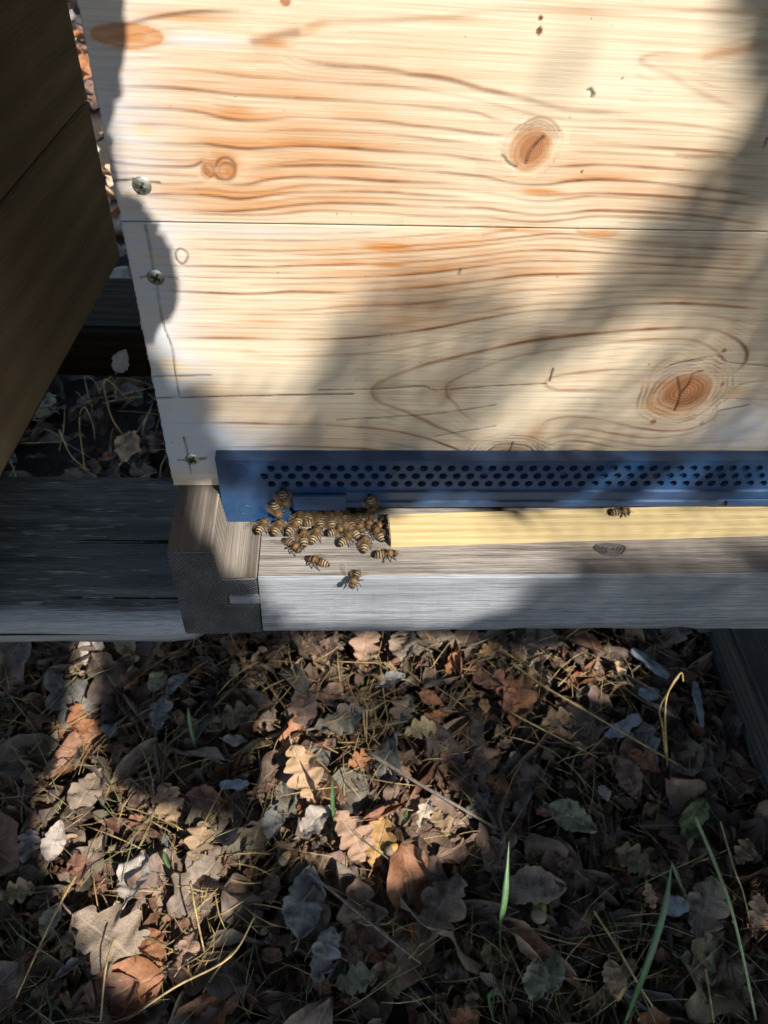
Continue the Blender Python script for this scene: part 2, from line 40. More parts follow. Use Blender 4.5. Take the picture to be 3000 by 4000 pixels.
LEAVES = [[167,-104,-358,67,56,"taupe","oakbig","large taupe lobed oak leaf lying in shade at lower centre"],[-68,-73,-356,42,84,"paleg","ovate","pale grey leaf lit by sun among yellow straw"],[-80,-119,-358,72,-31,"greyt","oakbig","big grey tan leaf with curled edge below the pale sunlit leaf"],[-118,-3,-358,46,71,"greyt","ovate","grey leaf at the foot of the sunlit streak"],[-139,60,-360,40,-62,"orange","oak","orange brown leaf inside the narrow sunlit streak"],[-144,137,-360,39,89,"paleg","ovate","pale leaf half in sun just below the dark beam"],[-112,138,-360,36,-57,"cream","ovate","cream green spotted leaf below the dark beam"],[-114,112,-360,43,37,"greeng","ovate","grey green folded leaf below the cream spotted leaf"],[-71,67,-360,38,89,"blueg","oak","blue grey leaf lying upright in the left shade"],[-78,101,-360,27,71,"greeng","ovate","small grey green leaf left of the bluish leaf"],[-59,96,-358,26,53,"blueg","ovate","bluish grey blunt leaf in the left shade"],[-3,62,-360,43,10,"olive","oak","olive brown spiky leaf in shade left of centre"],[-1,41,-362,23,-1,"paleg","ovate","small whitish curled leaf under the olive leaf"],[-51,-15,-360,37,116,"tan","oak","tan leaf standing among needles left of centre"],[-22,-13,-360,35,-11,"red","ovate","reddish brown curled leaf at the edge of the left sun patch"],[-171,-5,-362,31,42,"darkred","ovate","dark red leaf in deep shade at the left margin"],[-156,19,-362,24,84,"brown","oak","brown leaf left of the sunlit streak"],[116,141,-360,45,80,"pink","oak","pinkish pale leaf just below the landing board"],[155,139,-360,45,82,"greyt","ovate","grey rounded leaf just below the landing board"],[240,131,-358,27,21,"yellow","oak","small yellow tan leaf below the landing board"],[203,120,-360,29,59,"orange","ovate","orange brown crumpled leaf below the landing board"],[233,99,-362,46,-42,"red","oak","red brown leaf slanting right of the orange crumpled one"],[142,100,-362,28,21,"blueg","ovate","blue grey leaf in the centre below the board"],[58,74,-362,47,100,"mauve","ovate","mauve brown broad leaf at the upper centre left"],[94,59,-360,54,16,"greyg","oakbig","broad grey leaf half in sun at centre"],[150,66,-362,37,68,"greyt","oak","grey brown leaf right of the broad grey leaf"],[163,44,-354,33,15,"cream","oak","cream yellow oak leaf catching light at centre"],[177,78,-360,26,-23,"orange","ovate","orange leaf curled into a hook near centre"],[179,60,-360,27,10,"orange","ovate","smooth orange leaf under the hooked one"],[252,84,-362,42,68,"red","oak","red brown leaf with a small hole right of centre"],[59,9,-356,51,-65,"sand","oak","sand coloured wavy leaf in bright sun"],[110,20,-360,27,20,"orange","oak","orange leaf chip at the top of the centre sun patch"],[148,22,-362,34,-22,"pink","oak","pinkish grey leaf right of the centre sun patch"],[71,-33,-358,35,40,"paleg","ovate","pale white grey leaf in the centre sun patch"],[37,-32,-360,31,73,"blueg","ovate","blue grey leaf in shade left of the pale one"],[128,-28,-356,41,24,"redb","roll","rolled red brown leaf in the centre sun patch"],[161,-30,-356,26,66,"white","oak","bright white leaf at the right of the centre sun patch"],[175,-35,-360,27,-64,"tan","oak","tan leaf touching the bright white leaf"],[100,-46,-358,48,-56,"pink","oakbig","pinkish tan oak leaf below the green shoot"],[123,-51,-360,43,72,"yellow","oakbig","yellow tan wavy lobed oak leaf below the rolled leaf"],[209,-21,-362,30,45,"blueg","ovate","blue grey leaf in shade right of centre"],[221,18,-362,37,37,"brown","ovate","dark brown leaf behind the forked straw"],[293,53,-360,37,10,"tan","oak","tan crumpled leaf right of the orange one"],[313,45,-362,30,36,"greyt","ovate","grey pink leaf beside the tan crumpled leaf"],[260,78,-362,56,72,"orange","oakbig","large orange brown leaf under the long straw"],[365,14,-362,32,-36,"orange","ovate","orange brown leaf in the right shade"],[344,-1,-360,41,-73,"brown","ovate","narrow brown leaf leaning right of the straw tuft"],[288,-36,-360,44,-34,"greeng","ovate","grey green leaf with tattered edge in right shade"],[391,-37,-358,43,47,"green","ovate","olive green leaf at the right edge of the shade"],[321,-14,-362,15,-83,"paleg","ovate","small pale leaf scrap in right shade"],[-157,-48,-360,29,89,"blueg","oak","bluish leaf in deep shade left of the sun patch"],[-136,-44,-358,32,83,"paleg","ovate","pale wrinkled leaf at the left rim of the sun patch"],[-115,-66,-358,31,112,"red","ovate","red brown leaf left of the pale sunlit leaf"],[-22,-49,-356,35,81,"tan","oak","tan oak leaf standing at the right of the left sun patch"],[-157,-83,-360,29,20,"cream","oak","cream green oak leaf at the left margin"],[-48,-124,-358,34,-52,"orange","ovate","orange curled leaf under the yellow straw"],[-22,-126,-358,31,74,"pink","oakbig","pinkish grey oak leaf at the lower end of the sun patch"],[-104,-134,-360,23,41,"blueg","roll","bluish rolled leaf at lower left"],[-126,-102,-362,26,69,"greyg","ovate","dull grey leaf beside the diagonal straw"],[64,-94,-360,55,81,"blueg","ovate","long bluish grey leaf in the lower centre shade"],[78,-132,-360,41,68,"blueg","oakbig","broad bluish grey leaf below the long one"],[102,-150,-360,32,7,"greeng","oak","grey green lobed leaf near the bottom centre"],[129,-154,-360,20,-70,"olive","ovate","small olive leaf near the bottom centre"],[140,-83,-360,36,-78,"greyt","roll","crumpled grey tan leaf under the yellow oak leaf"],[186,-58,-362,39,27,"brown","ovate","dark brown leaf above the large taupe leaf"],[178,-178,-356,24,15,"orange","oak","orange leaf cut by the bottom edge of the picture"],[245,-92,-360,54,3,"greyt","ovate","grey brown leaf with insect holes in the lower right shade"],[333,-72,-358,38,146,"olive","oakbig","small olive oak leaf crossed by the green blade"],[378,-110,-360,58,62,"greyt","oakbig","big grey brown leaf at the lower right"],[292,-157,-356,27,-86,"tan","ovate","tan veined leaf near the foot of the green blade"],[234,-153,-358,31,69,"greeng","ovate","narrow grey green leaf at lower right, left of its twin"],[248,-150,-358,32,63,"greeng","ovate","narrow grey green leaf at lower right, right of its twin"],[336,-99,-356,20,-84,"sand","oak","sand coloured leaf scrap beside the pale blue chip"],[363,-149,-362,36,-21,"greeng","oak","dull grey green leaf at the lower right"],[426,-67,-360,27,45,"tan","oak","tan leaf at the right margin"],[419,-114,-358,29,60,"sand","oak","sunlit pale leaf cut by the right edge"],[37,-82,-362,28,88,"brown","ovate","dark brown narrow leaf right of the left sun patch"],[50,-58,-360,27,61,"brown","ovate","brown leaf beside the yellow acorn"],[273,-68,-362,21,-68,"brown","oak","brown leaf scrap in the lower right shade"],[216,-113,-362,30,-82,"brown","ovate","dark leaf behind the upright green blade"],[201,-138,-360,20,-86,"olive","ovate","small brownish leaf right of the upright green blade base"],[316,-183,-358,25,6,"orange","ovate","orange leaf at the bottom edge near the long blade"],[-292,547,-365,45,91,"green","oak","dark green leaf on the ground between the hives"],[-281,488,-355,65,84,"greeng","oakbig","pale lobed oak leaf on the ground between the hives"],[-162,417,-355,62,93,"sand","ovate","sunlit tan leaf behind the dark beam between the hives"],[-181,402,-360,26,32,"orange","oak","orange leaf beside the sunlit tan leaf between the hives"]]
BEE_LIST = [["P",56.9,-9.0,0.4,-79,"topmost bee on the blue grille left of the entrance"],["P",52.7,-9.0,-8.0,-78,"bee on the bottom corner of the blue grille"],["L",45.0,-11.0,-17.3,68,"leftmost bee of the front row, straddling the rail joint"],["L",53.1,-11.9,-17.3,71,"second bee from the left in the front row"],["L",61.2,-11.9,-17.3,58,"third bee from the left in the front row"],["L",66.8,-18.9,-17.3,93,"bee pointing straight at the entrance with striped abdomen forward"],["L",72.7,-17.2,-17.3,72,"bee right of the one pointing straight at the entrance"],["L",61.6,-24.7,-17.3,-45,"bee facing down right with raised wings on the landing board"],["L",74.2,-35.2,-17.3,157,"bee lying crosswise with its abdomen to the right"],["L",84.1,-14.5,-17.3,29,"bee half hidden behind the diagonal one"],["L",88.7,-19.8,-17.3,53,"bee set diagonally in the middle of the landing board"],["L",98.4,-22.9,-17.3,84,"bee just left of the stick pointing at the entrance"],["L",109.3,-30.4,-17.3,8,"bee at the stick corner walking right"],["L",92.7,-46.8,-17.3,-111,"lowest bee, alone, heading down the board"],["P",102.0,-9.0,-3.4,-75,"bee on the blue grille above the stick end"],["L",105.6,-15.9,-17.3,113,"dark bee against the sawn end of the stick"],["L",67.5,-1.5,-17.3,99,"first bee from the left crowding into the entrance"],["L",71.5,-2.7,-17.3,68,"second bee from the left crowding into the entrance"],["L",77.8,-3.0,-17.3,75,"third bee from the left crowding into the entrance"],["L",83.9,-3.7,-17.3,86,"fourth bee from the left crowding into the entrance"],["L",88.8,-2.9,-17.3,82,"fifth bee from the left crowding into the entrance"],["L",96.1,-1.3,-17.3,92,"bee with round dark abdomen at the right of the entrance"],["L",72.7,-8.5,-17.3,14,"bee walking right along the entrance lip"],["L",86.4,-9.2,-17.3,142,"brown bee turned left inside the crowd"],["L",95.6,-9.9,-17.3,-68,"dark bee turned outwards inside the crowd"],["L",101.4,-7.9,-17.3,-107,"bee with glossy wings near the stick end"],["L",64.1,-5.1,-17.3,81,"bee tucked under the blue corner beside the front row"],["L",75.3,-6.5,-17.3,94,"bee squeezed behind the one walking along the entrance lip"],["L",80.7,-6.5,-17.3,98,"bee in the second rank of the crowd, middle left"],["L",91.0,-7.6,-17.3,104,"bee in the second rank of the crowd, middle right"],["L",99.5,-3.2,-17.3,66,"bee between the round abdomen and the stick"],["L",107.9,-10.2,-17.3,-154,"bee in the dark gap at the stick end"],["L",92.1,-14.1,-17.3,122,"bee lying across the diagonal one"],["S",236.3,-7.1,-9.3,11,"single bee on the yellow stick far from the others"]]
STEM_LIST = [["straw",1.2,"long pale straw stalk slanting right below the landing board",[[258,114,-355],[281,89,-352],[312,64,-350],[356,29,-348],[402,3,-358]]],["straw",1.0,"bent straw stalk rising and folding over at the right",[[386,9,-366],[373,24,-320],[364,34,-280],[372,44,-260],[380,45,-275]]],["straw",0.8,"curved dry stem left of the bent straw stalk",[[386,19,-364],[381,37,-340],[380,52,-330],[391,65,-300]]],["greyt",1.8,"dark twig slanting from the centre to the right",[[116,25,-356],[155,-3,-354],[197,-29,-356],[235,-51,-360]]],["greyt",1.3,"thin twig slanting through the lower centre",[[65,-74,-356],[87,-93,-350],[119,-119,-350],[150,-140,-360]]],["straw",1.0,"stiff yellow stalk crossing the left sun patch",[[-110,-76,-345],[-114,-92,-340],[-126,-120,-350],[-138,-153,-360]]],["straw",1.0,"straw stalk pointing up in the left sun patch",[[-23,-84,-340],[-16,-106,-336],[-10,-127,-360]]],["straw",0.9,"pale straw stalk standing in the grey tan leaf",[[-72,-121,-340],[-74,-141,-338],[-76,-169,-358]]],["straw",0.9,"long straw at the bottom left running up right",[[-60,-169,-362],[-27,-152,-350],[11,-135,-345],[27,-106,-350]]],["straw",1.0,"pale stem fallen across the lower right",[[286,-111,-350],[296,-138,-344],[308,-162,-350],[323,-184,-360]]],["stem",1.4,"long pale green stem curving down the right margin",[[380,-49,-330],[369,-92,-300],[368,-124,-295],[378,-149,-320],[392,-184,-360]]],["straw",0.8,"thin stem beside the pale green stem at right",[[405,-49,-340],[398,-90,-330],[404,-102,-340],[412,-119,-360]]],["straw",0.9,"straw stub at the bottom right",[[361,-153,-350],[358,-167,-348],[360,-185,-360]]],["straw",0.9,"yellow straw pair in the centre shade left strand",[[112,56,-340],[113,46,-350],[115,40,-362]]],["straw",0.8,"yellow straw pair in the centre shade right strand",[[115,57,-340],[115,48,-350],[115,38,-362]]],["straw",0.9,"straw stalk with side sprigs at right centre",[[251,62,-358],[271,46,-354],[300,28,-354],[323,19,-362]]],["straw",0.8,"straw loop arching between the hives",[[-205,385,-365],[-204,407,-310],[-195,411,-290],[-190,408,-310],[-202,433,-360]]],["straw",0.8,"thin straw curving behind the beam between the hives",[[-171,443,-360],[-172,422,-310],[-187,475,-300],[-173,499,-350]]],["straw",0.8,"yellow straw beside the lit leaf between the hives",[[-246,445,-355],[-217,389,-345],[-198,380,-360]]]]
BLADES = [["sunlit green shoot in the centre sun patch",[[88,-39,-365],[85,-29,-340],[84,-18,-310]],2.2],["tall upright green blade in the lower right centre",[[212,-146,-365],[203,-133,-310],[203,-119,-280],[207,-89,-260]],2.3],["long dark green blade leaning across the lower right",[[293,-185,-360],[300,-161,-310],[312,-132,-280],[320,-104,-260]],2.3],["short green blade forking off the long dark blade",[[320,-106,-262],[328,-117,-275],[342,-126,-300]],2.2],["dark green short blade beside the yellow lobed leaf",[[140,-41,-364],[143,-38,-350],[145,-34,-335]],2.2],["bright tiny green shoot right of the left sun patch",[[16,-54,-364],[18,-53,-356],[22,-53,-350]],4.0],["small green sprig in the left shade",[[-35,34,-366],[-39,46,-345],[-41,57,-330]],2.0],["curled green blade at the bottom right",[[201,-178,-366],[195,-168,-340],[200,-166,-330],[209,-171,-350]],2.4],["green leaf tip in the straw of the left sun patch",[[-43,-67,-360],[-45,-64,-350],[-47,-61,-344]],2.6]]
CHIPS = [[1,0,-360,24,8.3,4,"shiny bluish white strip in shade left of the centre patch"],[353,48,-360,38,11.7,27,"bluish grey flat chip under the long straw stalk"],[398,116,-360,43,11.1,-50,"grey blue stick in the dark below the board at right"],[433,72,-360,46,7.7,-99,"pale upright chip in the dark right corner"],[388,83,-360,17,13.5,-12,"small light blue fragment in the dark right corner"],[356,-105,-360,18,14.6,-16,"pale blue white fragment at the lower right behind the long blade"]]
ACORNS = [[245,-107,-356,"acorn_green","green acorn in the lower right shade",70],[47,-63,-356,"acorn_yellow","yellow acorn in shade left of the green shoot foot",60],[133,-58,-356,"acorn_yellow","yellow acorn under the yellow lobed oak leaf",40]]

# ---------------------------------------------------------------- helpers
def tag(o, label=None, cat=None, group=None, kind=None):
    if label: o['label'] = label
    if cat: o['category'] = cat
    if group: o['group'] = group
    if kind: o['kind'] = kind
    return o
def empty(name, loc=(0, 0, 0), rot=(0, 0, 0)):
    o = bpy.data.objects.new(name, None); COL.objects.link(o); o.location = loc; o.rotation_euler = rot
    o.empty_display_size = 0.02
    return o
def link(name, me, parent=None):
    o = bpy.data.objects.new(name, me); COL.objects.link(o)
    if parent is not None: o.parent = parent
    return o
def mesh(name, V, F, mat=None, smooth=False):
    me = bpy.data.meshes.new(name); me.from_pydata([tuple(v) for v in V], [], [tuple(f) for f in F]); me.update()
    if mat: me.materials.append(mat)
    if smooth: me.polygons.foreach_set('use_smooth', [True] * len(me.polygons))
    return me
def solid(name, V, F, mat, parent=None, smooth=False): return link(name, mesh(name, V, F, mat, smooth), parent)
def bm_obj(name, bm, mat, parent=None, smooth=False):
    me = bpy.data.meshes.new(name); bm.normal_update(); bm.to_mesh(me); bm.free(); me.materials.append(mat)
    if smooth: me.polygons.foreach_set('use_smooth', [True] * len(me.polygons))
    return link(name, me, parent)
def box_bm(x0, x1, y0, y1, z0, z1, bev=0.0, seg=2, jit=0.0, cuts=0, ax=0):
    bm = bmesh.new(); bmesh.ops.create_cube(bm, size=1.0)
    for v in bm.verts: v.co = ((x0 + x1) / 2 + v.co.x * (x1 - x0), (y0 + y1) / 2 + v.co.y * (y1 - y0), (z0 + z1) / 2 + v.co.z * (z1 - z0))
    if cuts:
        es = [e for e in bm.edges if abs((e.verts[0].co - e.verts[1].co)[ax]) > 1e-6]
        bmesh.ops.subdivide_edges(bm, edges=es, cuts=cuts, use_grid_fill=True)
    if bev: bmesh.ops.bevel(bm, geom=[e for e in bm.edges if e.is_manifold and e.calc_face_angle(0) > 0.5], offset=bev, segments=seg, affect='EDGES')
    if jit:
        for v in bm.verts:
            n = noise.noise_vector(v.co * 60.0) * jit; v.co += Vector((n.x, n.y, n.z))
    return bm
def prism(name, prof, y0, y1, mat, parent=None, cuts=14, jit=0.0003, bev=0.0008):
    bm = bmesh.new(); n = len(prof)
    vs = [bm.verts.new((p[0], y0, p[1])) for p in prof]; f = bm.faces.new(vs)
    r = bmesh.ops.extrude_face_region(bm, geom=[f]); ev = [g for g in r['geom'] if isinstance(g, bmesh.types.BMVert)]
    for v in ev: v.co.y = y1
    bmesh.ops.recalc_face_normals(bm, faces=bm.faces)
    if bev: bmesh.ops.bevel(bm, geom=[e for e in bm.edges if e.calc_face_angle(0) > 0.5], offset=bev, segments=2, affect='EDGES')
    return bm_obj(name, bm, mat, parent)
def cr(pts, n):
    P = [np.array(p, float) for p in pts]; P = [2 * P[0] - P[1]] + P + [2 * P[-1] - P[-2]]; out = []
    for i in range(1, len(P) - 2):
        m = max(2, int(n(np.linalg.norm(P[i + 1] - P[i])))) if callable(n) else n
        for t in np.linspace(0, 1, m, endpoint=False):
            a, b, c, d = P[i - 1:i + 3]
            out.append(.5 * (2 * b + (c - a) * t + (2 * a - 5 * b + 4 * c - d) * t * t + (3 * b - a - 3 * c + d) * t ** 3))
    out.append(P[-2]); return out
def tube(pts, rads, n=5, V=None, F=None):
    V = [] if V is None else V; F = [] if F is None else F; pts = [Vector(p) for p in pts]; o = len(V)
    for i, p in enumerate(pts):
        d = (pts[min(i + 1, len(pts) - 1)] - pts[max(i - 1, 0)]).normalized()
        a = d.cross(Vector((0.3, 0.2, 1))).normalized(); b = d.cross(a)
        for k in range(n):
            q = 2 * math.pi * k / n; V.append(p + (a * math.cos(q) + b * math.sin(q)) * rads[i])
    for i in range(len(pts) - 1):
        for k in range(n): F.append((o + i * n + k, o + i * n + (k + 1) % n, o + (i + 1) * n + (k + 1) % n, o + (i + 1) * n + k))
    F.append(tuple(o + k for k in range(n))[::-1]); F.append(tuple(o + (len(pts) - 1) * n + k for k in range(n)))
    return V, F
def lathe(prof, n=14, sy=1.0, sz=1.0):
    V = []; F = []
    for x, r, z in prof:
        for k in range(n):
            q = 2 * math.pi * k / n; V.append((x, r * sy * math.cos(q), z + r * sz * math.sin(q)))
    for i in range(len(prof) - 1):
        for k in range(n): F.append((i * n + k, i * n + (k + 1) % n, (i + 1) * n + (k + 1) % n, (i + 1) * n + k))
    F.append(tuple(range(n))[::-1]); F.append(tuple((len(prof) - 1) * n + k for k in range(n)))
    return V, F
# ---------------------------------------------------------------- materials
class NT:
    def __init__(s, name):
        s.m = bpy.data.materials.new(name); s.m.use_nodes = True; s.t = s.m.node_tree; s.b = s.t.nodes['Principled BSDF']
    def n(s, ty, **kw):
        nd = s.t.nodes.new(ty)
        for k, v in kw.items(): setattr(nd, k, v)
        return nd
    def set(s, sock, v):
        if hasattr(v, 'is_output') or isinstance(v, bpy.types.NodeSocket): s.t.links.new(v, sock)
        else: sock.default_value = (v if not isinstance(v, tuple) or len(v) == 4 or sock.type == 'VECTOR' else v + (1,))
    def coord(s, scale=(1, 1, 1), rot=(0, 0, 0), kind='Object', loc=(0, 0, 0)):
        tc = s.n('ShaderNodeTexCoord'); mp = s.n('ShaderNodeMapping'); s.t.links.new(tc.outputs[kind], mp.inputs[0])
        mp.inputs['Scale'].default_value = scale; mp.inputs['Rotation'].default_value = rot; mp.inputs['Location'].default_value = loc
        return mp.outputs[0]
    def noise(s, vec, scale=1.0, detail=4, rough=0.55, dist=0.0):
        nd = s.n('ShaderNodeTexNoise'); s.t.links.new(vec, nd.inputs['Vector'])
        nd.inputs['Scale'].default_value = scale; nd.inputs['Detail'].default_value = min(detail, 3); nd.inputs['Roughness'].default_value = rough; nd.inputs['Distortion'].default_value = dist
        return nd.outputs[0]
    def ramp(s, fac, *stops):
        nd = s.n('ShaderNodeValToRGB'); e = nd.color_ramp.elements
        while len(e) < len(stops): e.new(0.5)
        for el, (p, c) in zip(e, stops): el.position = p; el.color = (c, c, c, 1) if isinstance(c, (int, float)) else tuple(c) + (1,)
        s.t.links.new(fac, nd.inputs[0]); return nd.outputs[0]
    def mix(s, f, a, b, mode='MIX'):
        nd = s.n('ShaderNodeMix', data_type='RGBA', blend_type=mode)
        s.set(nd.inputs[0], f); s.set(nd.inputs[6], a); s.set(nd.inputs[7], b); return nd.outputs[2]
    def math(s, op, a, b=0.0, clamp=False):
        nd = s.n('ShaderNodeMath', operation=op, use_clamp=clamp); s.set(nd.inputs[0], a); s.set(nd.inputs[1], b); return nd.outputs[0]
    def bump(s, h, strength=0.3, dist=0.001, nrm=None):
        nd = s.n('ShaderNodeBump'); s.t.links.new(h, nd.inputs['Height']); nd.inputs['Strength'].default_value = strength; nd.inputs['Distance'].default_value = dist
        if nrm is not None: s.t.links.new(nrm, nd.inputs['Normal'])
        return nd.outputs[0]
    def attr(s, name): 
        nd = s.n('ShaderNodeAttribute', attribute_name=name); return nd
    def sep(s, c):
        nd = s.n('ShaderNodeSeparateColor'); s.t.links.new(c, nd.inputs[0]); return nd.outputs
    def fin(s, col, rough=0.6, nrm=None, spec=None, metal=None):
        s.set(s.b.inputs['Base Color'], col); s.set(s.b.inputs['Roughness'], rough)
        if nrm is not None: s.t.links.new(nrm, s.b.inputs['Normal'])
        if spec is not None: s.b.inputs['Specular IOR Level'].default_value = spec
        if metal is not None: s.b.inputs['Metallic'].default_value = metal
        return s.m
def m_pine():
    s = NT('pine_board'); g1 = s.attr('grain_a'); g2 = s.attr('grain_b'); a = s.sep(g1.outputs['Color']); b = s.sep(g2.outputs['Color'])
    line, crack, stain, grey, knot, ring = a[0], a[1], a[2], b[2], b[0], b[1]
    crack = s.math('MULTIPLY', crack, s.ramp(s.noise(s.coord((1, 1, 1)), 160, 2), (.3, .35), (.55, 1.0)))
    v = s.coord((12, 12, 900)); fib = s.noise(v, 1.0, 5, .65); fib2 = s.noise(s.coord((40, 40, 2600)), 1.0, 3)
    soft = s.noise(s.coord((14, 14, 45)), 1.0, 4)
    base = s.mix(soft, (.52, .415, .285), (.69, .615, .49)); base = s.mix(s.ramp(fib, (.38, .0), (.64, .8)), base, (.44, .335, .215))
    st = s.math('MULTIPLY', stain, s.math('ADD', s.ramp(s.noise(s.coord((25, 25, 260)), 1.0, 4), (.3, .6), (.6, 1.25)), 0.0), True)
    c = s.mix(st, base, (.43, .19, .058)); ln = s.math('MULTIPLY', line, s.ramp(s.noise(s.coord((60, 60, 60)), 1, 3), (.25, .55), (.6, 1.0)), True)
    c = s.mix(ln, c, s.mix(soft, (.115, .042, .014), (.20, .075, .025)))
    kr = s.ramp(s.math('FRACT', s.math('MULTIPLY', s.math('ADD', ring, s.math('MULTIPLY', s.noise(s.coord((1, 1, 1)), 130, 3), .28)), 7.0)), (0.0, .0), (.55, .25), (.9, 1.0), (1.0, .1))
    kc = s.mix(kr, (.34, .155, .068), (.16, .06, .026)); c = s.mix(knot, c, kc)
    gr = s.math('MULTIPLY', grey, s.ramp(s.noise(s.coord((35, 35, 220)), 1, 5, .7), (.3, .5), (.55, 1.35)), True)
    gr = s.math('MULTIPLY', gr, s.math('SUBTRACT', 1.0, s.math('MULTIPLY', stain, .9), True), True)
    c = s.mix(gr, c, (.43, .455, .51)); c = s.mix(crack, c, (.035, .02, .012))  # grey weathering, its blue tint standing in for skylit shade
    sp = s.ramp(s.noise(s.coord((420, 420, 420)), 1, 1), (.76, 0.0), (.80, .7)); c = s.mix(sp, c, (.16, .10, .06))
    h = s.math('ADD', s.math('MULTIPLY', fib2, .6), s.math('SUBTRACT', s.math('MULTIPLY', line, .6), s.math('MULTIPLY', crack, 2.0)))
    return s.fin(c, s.ramp(fib, (.3, .42), (.7, .6)), s.bump(h, .35, .0008), .35)
def m_wood(name, ax, dark, light, front=None, wsc=.42, al=1.0, ring=120.0, fine=1500.0, crackp=.70, bumps=.6, flake=None, contrast=(.35, .65), dist=.001, rot=(0, 0, 0), ringmix=.5):
    sc = lambda l, c: tuple(l if i == ax else c for i in range(3))
    s = NT(name); co = s.noise(s.coord(sc(6 * al, ring), rot), 1.0, 3, .5); fi = s.noise(s.coord(sc(25 * al, fine), rot), 1.0, 5, .7); big = s.noise(s.coord((12, 12, 12)), 1, 4)
    w = s.n('ShaderNodeTexWave', wave_type='BANDS', bands_direction='XYZ'[(ax + 1) % 3] if ax != 0 else 'DIAGONAL', wave_profile='SIN')
    s.t.links.new(s.coord(sc(.03, 1), rot), w.inputs[0]); w.inputs['Scale'].default_value = ring * wsc; w.inputs['Distortion'].default_value = 9.0; w.inputs['Detail'].default_value = 4; w.inputs['Detail Scale'].default_value = .25
    f = s.math('ADD', s.math('MULTIPLY', fi, .5), s.math('ADD', s.math('MULTIPLY', co, .5 - .25 * ringmix), s.math('MULTIPLY', w.outputs[1], .25 * ringmix)))
    f = s.ramp(f, (contrast[0], 0.0), (contrast[1], 1.0)); c = s.mix(f, dark, light); c = s.mix(s.math('MULTIPLY', s.ramp(big, (.35, .0), (.7, .6)), 1.0), c, tuple((d * .6 + l * .25) for d, l in zip(dark, light)))
    ck = s.ramp(s.noise(s.coord(sc(5, ring * 1.3), rot, loc=(3, 5, 7)), 1.0, 2, .4), (crackp, 0.0), (crackp + .04, 1.0)); c = s.mix(ck, c, (.008, .007, .006))
    h = s.math('ADD', s.math('MULTIPLY', w.outputs[1], ringmix), s.math('SUBTRACT', fi, s.math('MULTIPLY', ck, 1.5)))
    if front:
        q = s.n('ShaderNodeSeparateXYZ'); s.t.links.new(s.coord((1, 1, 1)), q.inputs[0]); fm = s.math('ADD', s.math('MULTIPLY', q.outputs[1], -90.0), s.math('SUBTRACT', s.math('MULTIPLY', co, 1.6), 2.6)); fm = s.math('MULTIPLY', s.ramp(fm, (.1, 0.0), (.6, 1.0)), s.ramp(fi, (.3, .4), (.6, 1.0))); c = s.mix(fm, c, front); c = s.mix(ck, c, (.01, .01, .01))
    if flake:
        fl = s.ramp(s.noise(s.coord(sc(45, 380), rot, loc=(1, 9, 4)), 1.0, 3, .6), (.60, 0.0), (.66, .8)); c = s.mix(fl, c, flake)
    return s.fin(c, .78, s.bump(h, bumps, dist), .12)
M = {}
M['pine'] = m_pine()
M['greyfront'] = m_wood('weathered_front_wood', 0, (.09, .095, .105), (.35, .365, .39), wsc=.72, ring=800, fine=2300, crackp=.80, bumps=.5, contrast=(.34, .62), ringmix=.12, al=2.2)
M['greywood'] = m_wood('weathered_grey_wood', 0, (.06, .052, .046), (.36, .325, .295), al=2.2, wsc=.72, ring=620, fine=2100, crackp=.80, bumps=.55, contrast=(.36, .62), ringmix=.12)
M['railwood'] = m_wood('rail_wood', 1, (.075, .062, .052), (.33, .285, .24), ring=330, fine=1800, crackp=.76, bumps=.7, contrast=(.28, .64), ringmix=1.4)
M['beam'] = m_wood('dark_beam_wood', 0, (.060, .072, .078), (.36, .40, .41), al=2.4, ring=160, fine=1500, crackp=.67, ringmix=.1, bumps=.9, flake=(.42, .43, .42), contrast=(.40, .68), front=(.38, .42, .46))  # paler front: weathered edge plus some painted sky light
M['neighbour'] = m_wood('neighbour_wood', 1, (.20, .145, .09), (.42, .315, .195), ring=38, fine=900, crackp=.80, bumps=.3, contrast=(.32, .66))
M['plainpine'] = m_wood('plain_pine', 1, (.36, .26, .15), (.56, .44, .28), ring=90, fine=900, crackp=.9, bumps=.3)
M['stick'] = m_wood('yellow_pine_stick', 0, (.40, .295, .14), (.55, .435, .235), ring=330, fine=1300, crackp=.92, bumps=.35, contrast=(.36, .62))
def m_end():
    s = NT('end_grain'); v = s.coord((1, 1, 1), (0, math.radians(38), 0)); w = s.n('ShaderNodeTexWave', wave_type='BANDS', bands_direction='Z', wave_profile='SIN'); s.t.links.new(v, w.inputs[0])
    w.inputs['Scale'].default_value = 235; w.inputs['Distortion'].default_value = 4.0; w.inputs['Detail'].default_value = 3; w.inputs['Detail Scale'].default_value = 1.5
    n1 = s.noise(s.coord((1, 1, 1)), 900, 3, .7); n2 = s.noise(s.coord((1, 1, 1)), 60, 4)
    f = s.math('ADD', s.math('MULTIPLY', w.outputs[1], .45), s.math('MULTIPLY', n1, .6)); c = s.mix(s.ramp(f, (.35, 0.0), (.75, 1.0)), (.024, .025, .027), (.15, .15, .155))
    c = s.mix(s.ramp(n2, (.45, .0), (.7, .7)), c, (.03, .027, .025))
    return s.fin(c, .8, s.bump(f, .8, .0008), .25)
M['endgrain'] = m_end()
def m_blue():
    s = NT('blue_plastic'); n1 = s.noise(s.coord((1, 1, 1)), 90, 5, .7); n2 = s.noise(s.coord((150, 150, 1500)), 1, 2)
    c = s.mix(s.ramp(n1, (.4, 0.0), (.75, .35)), (.010, .040, .105), (.05, .07, .10)); 
    return s.fin(c, s.ramp(n1, (.3, .30), (.7, .5)), s.bump(n2, .06, .0005), .5)
M['blue'] = m_blue()
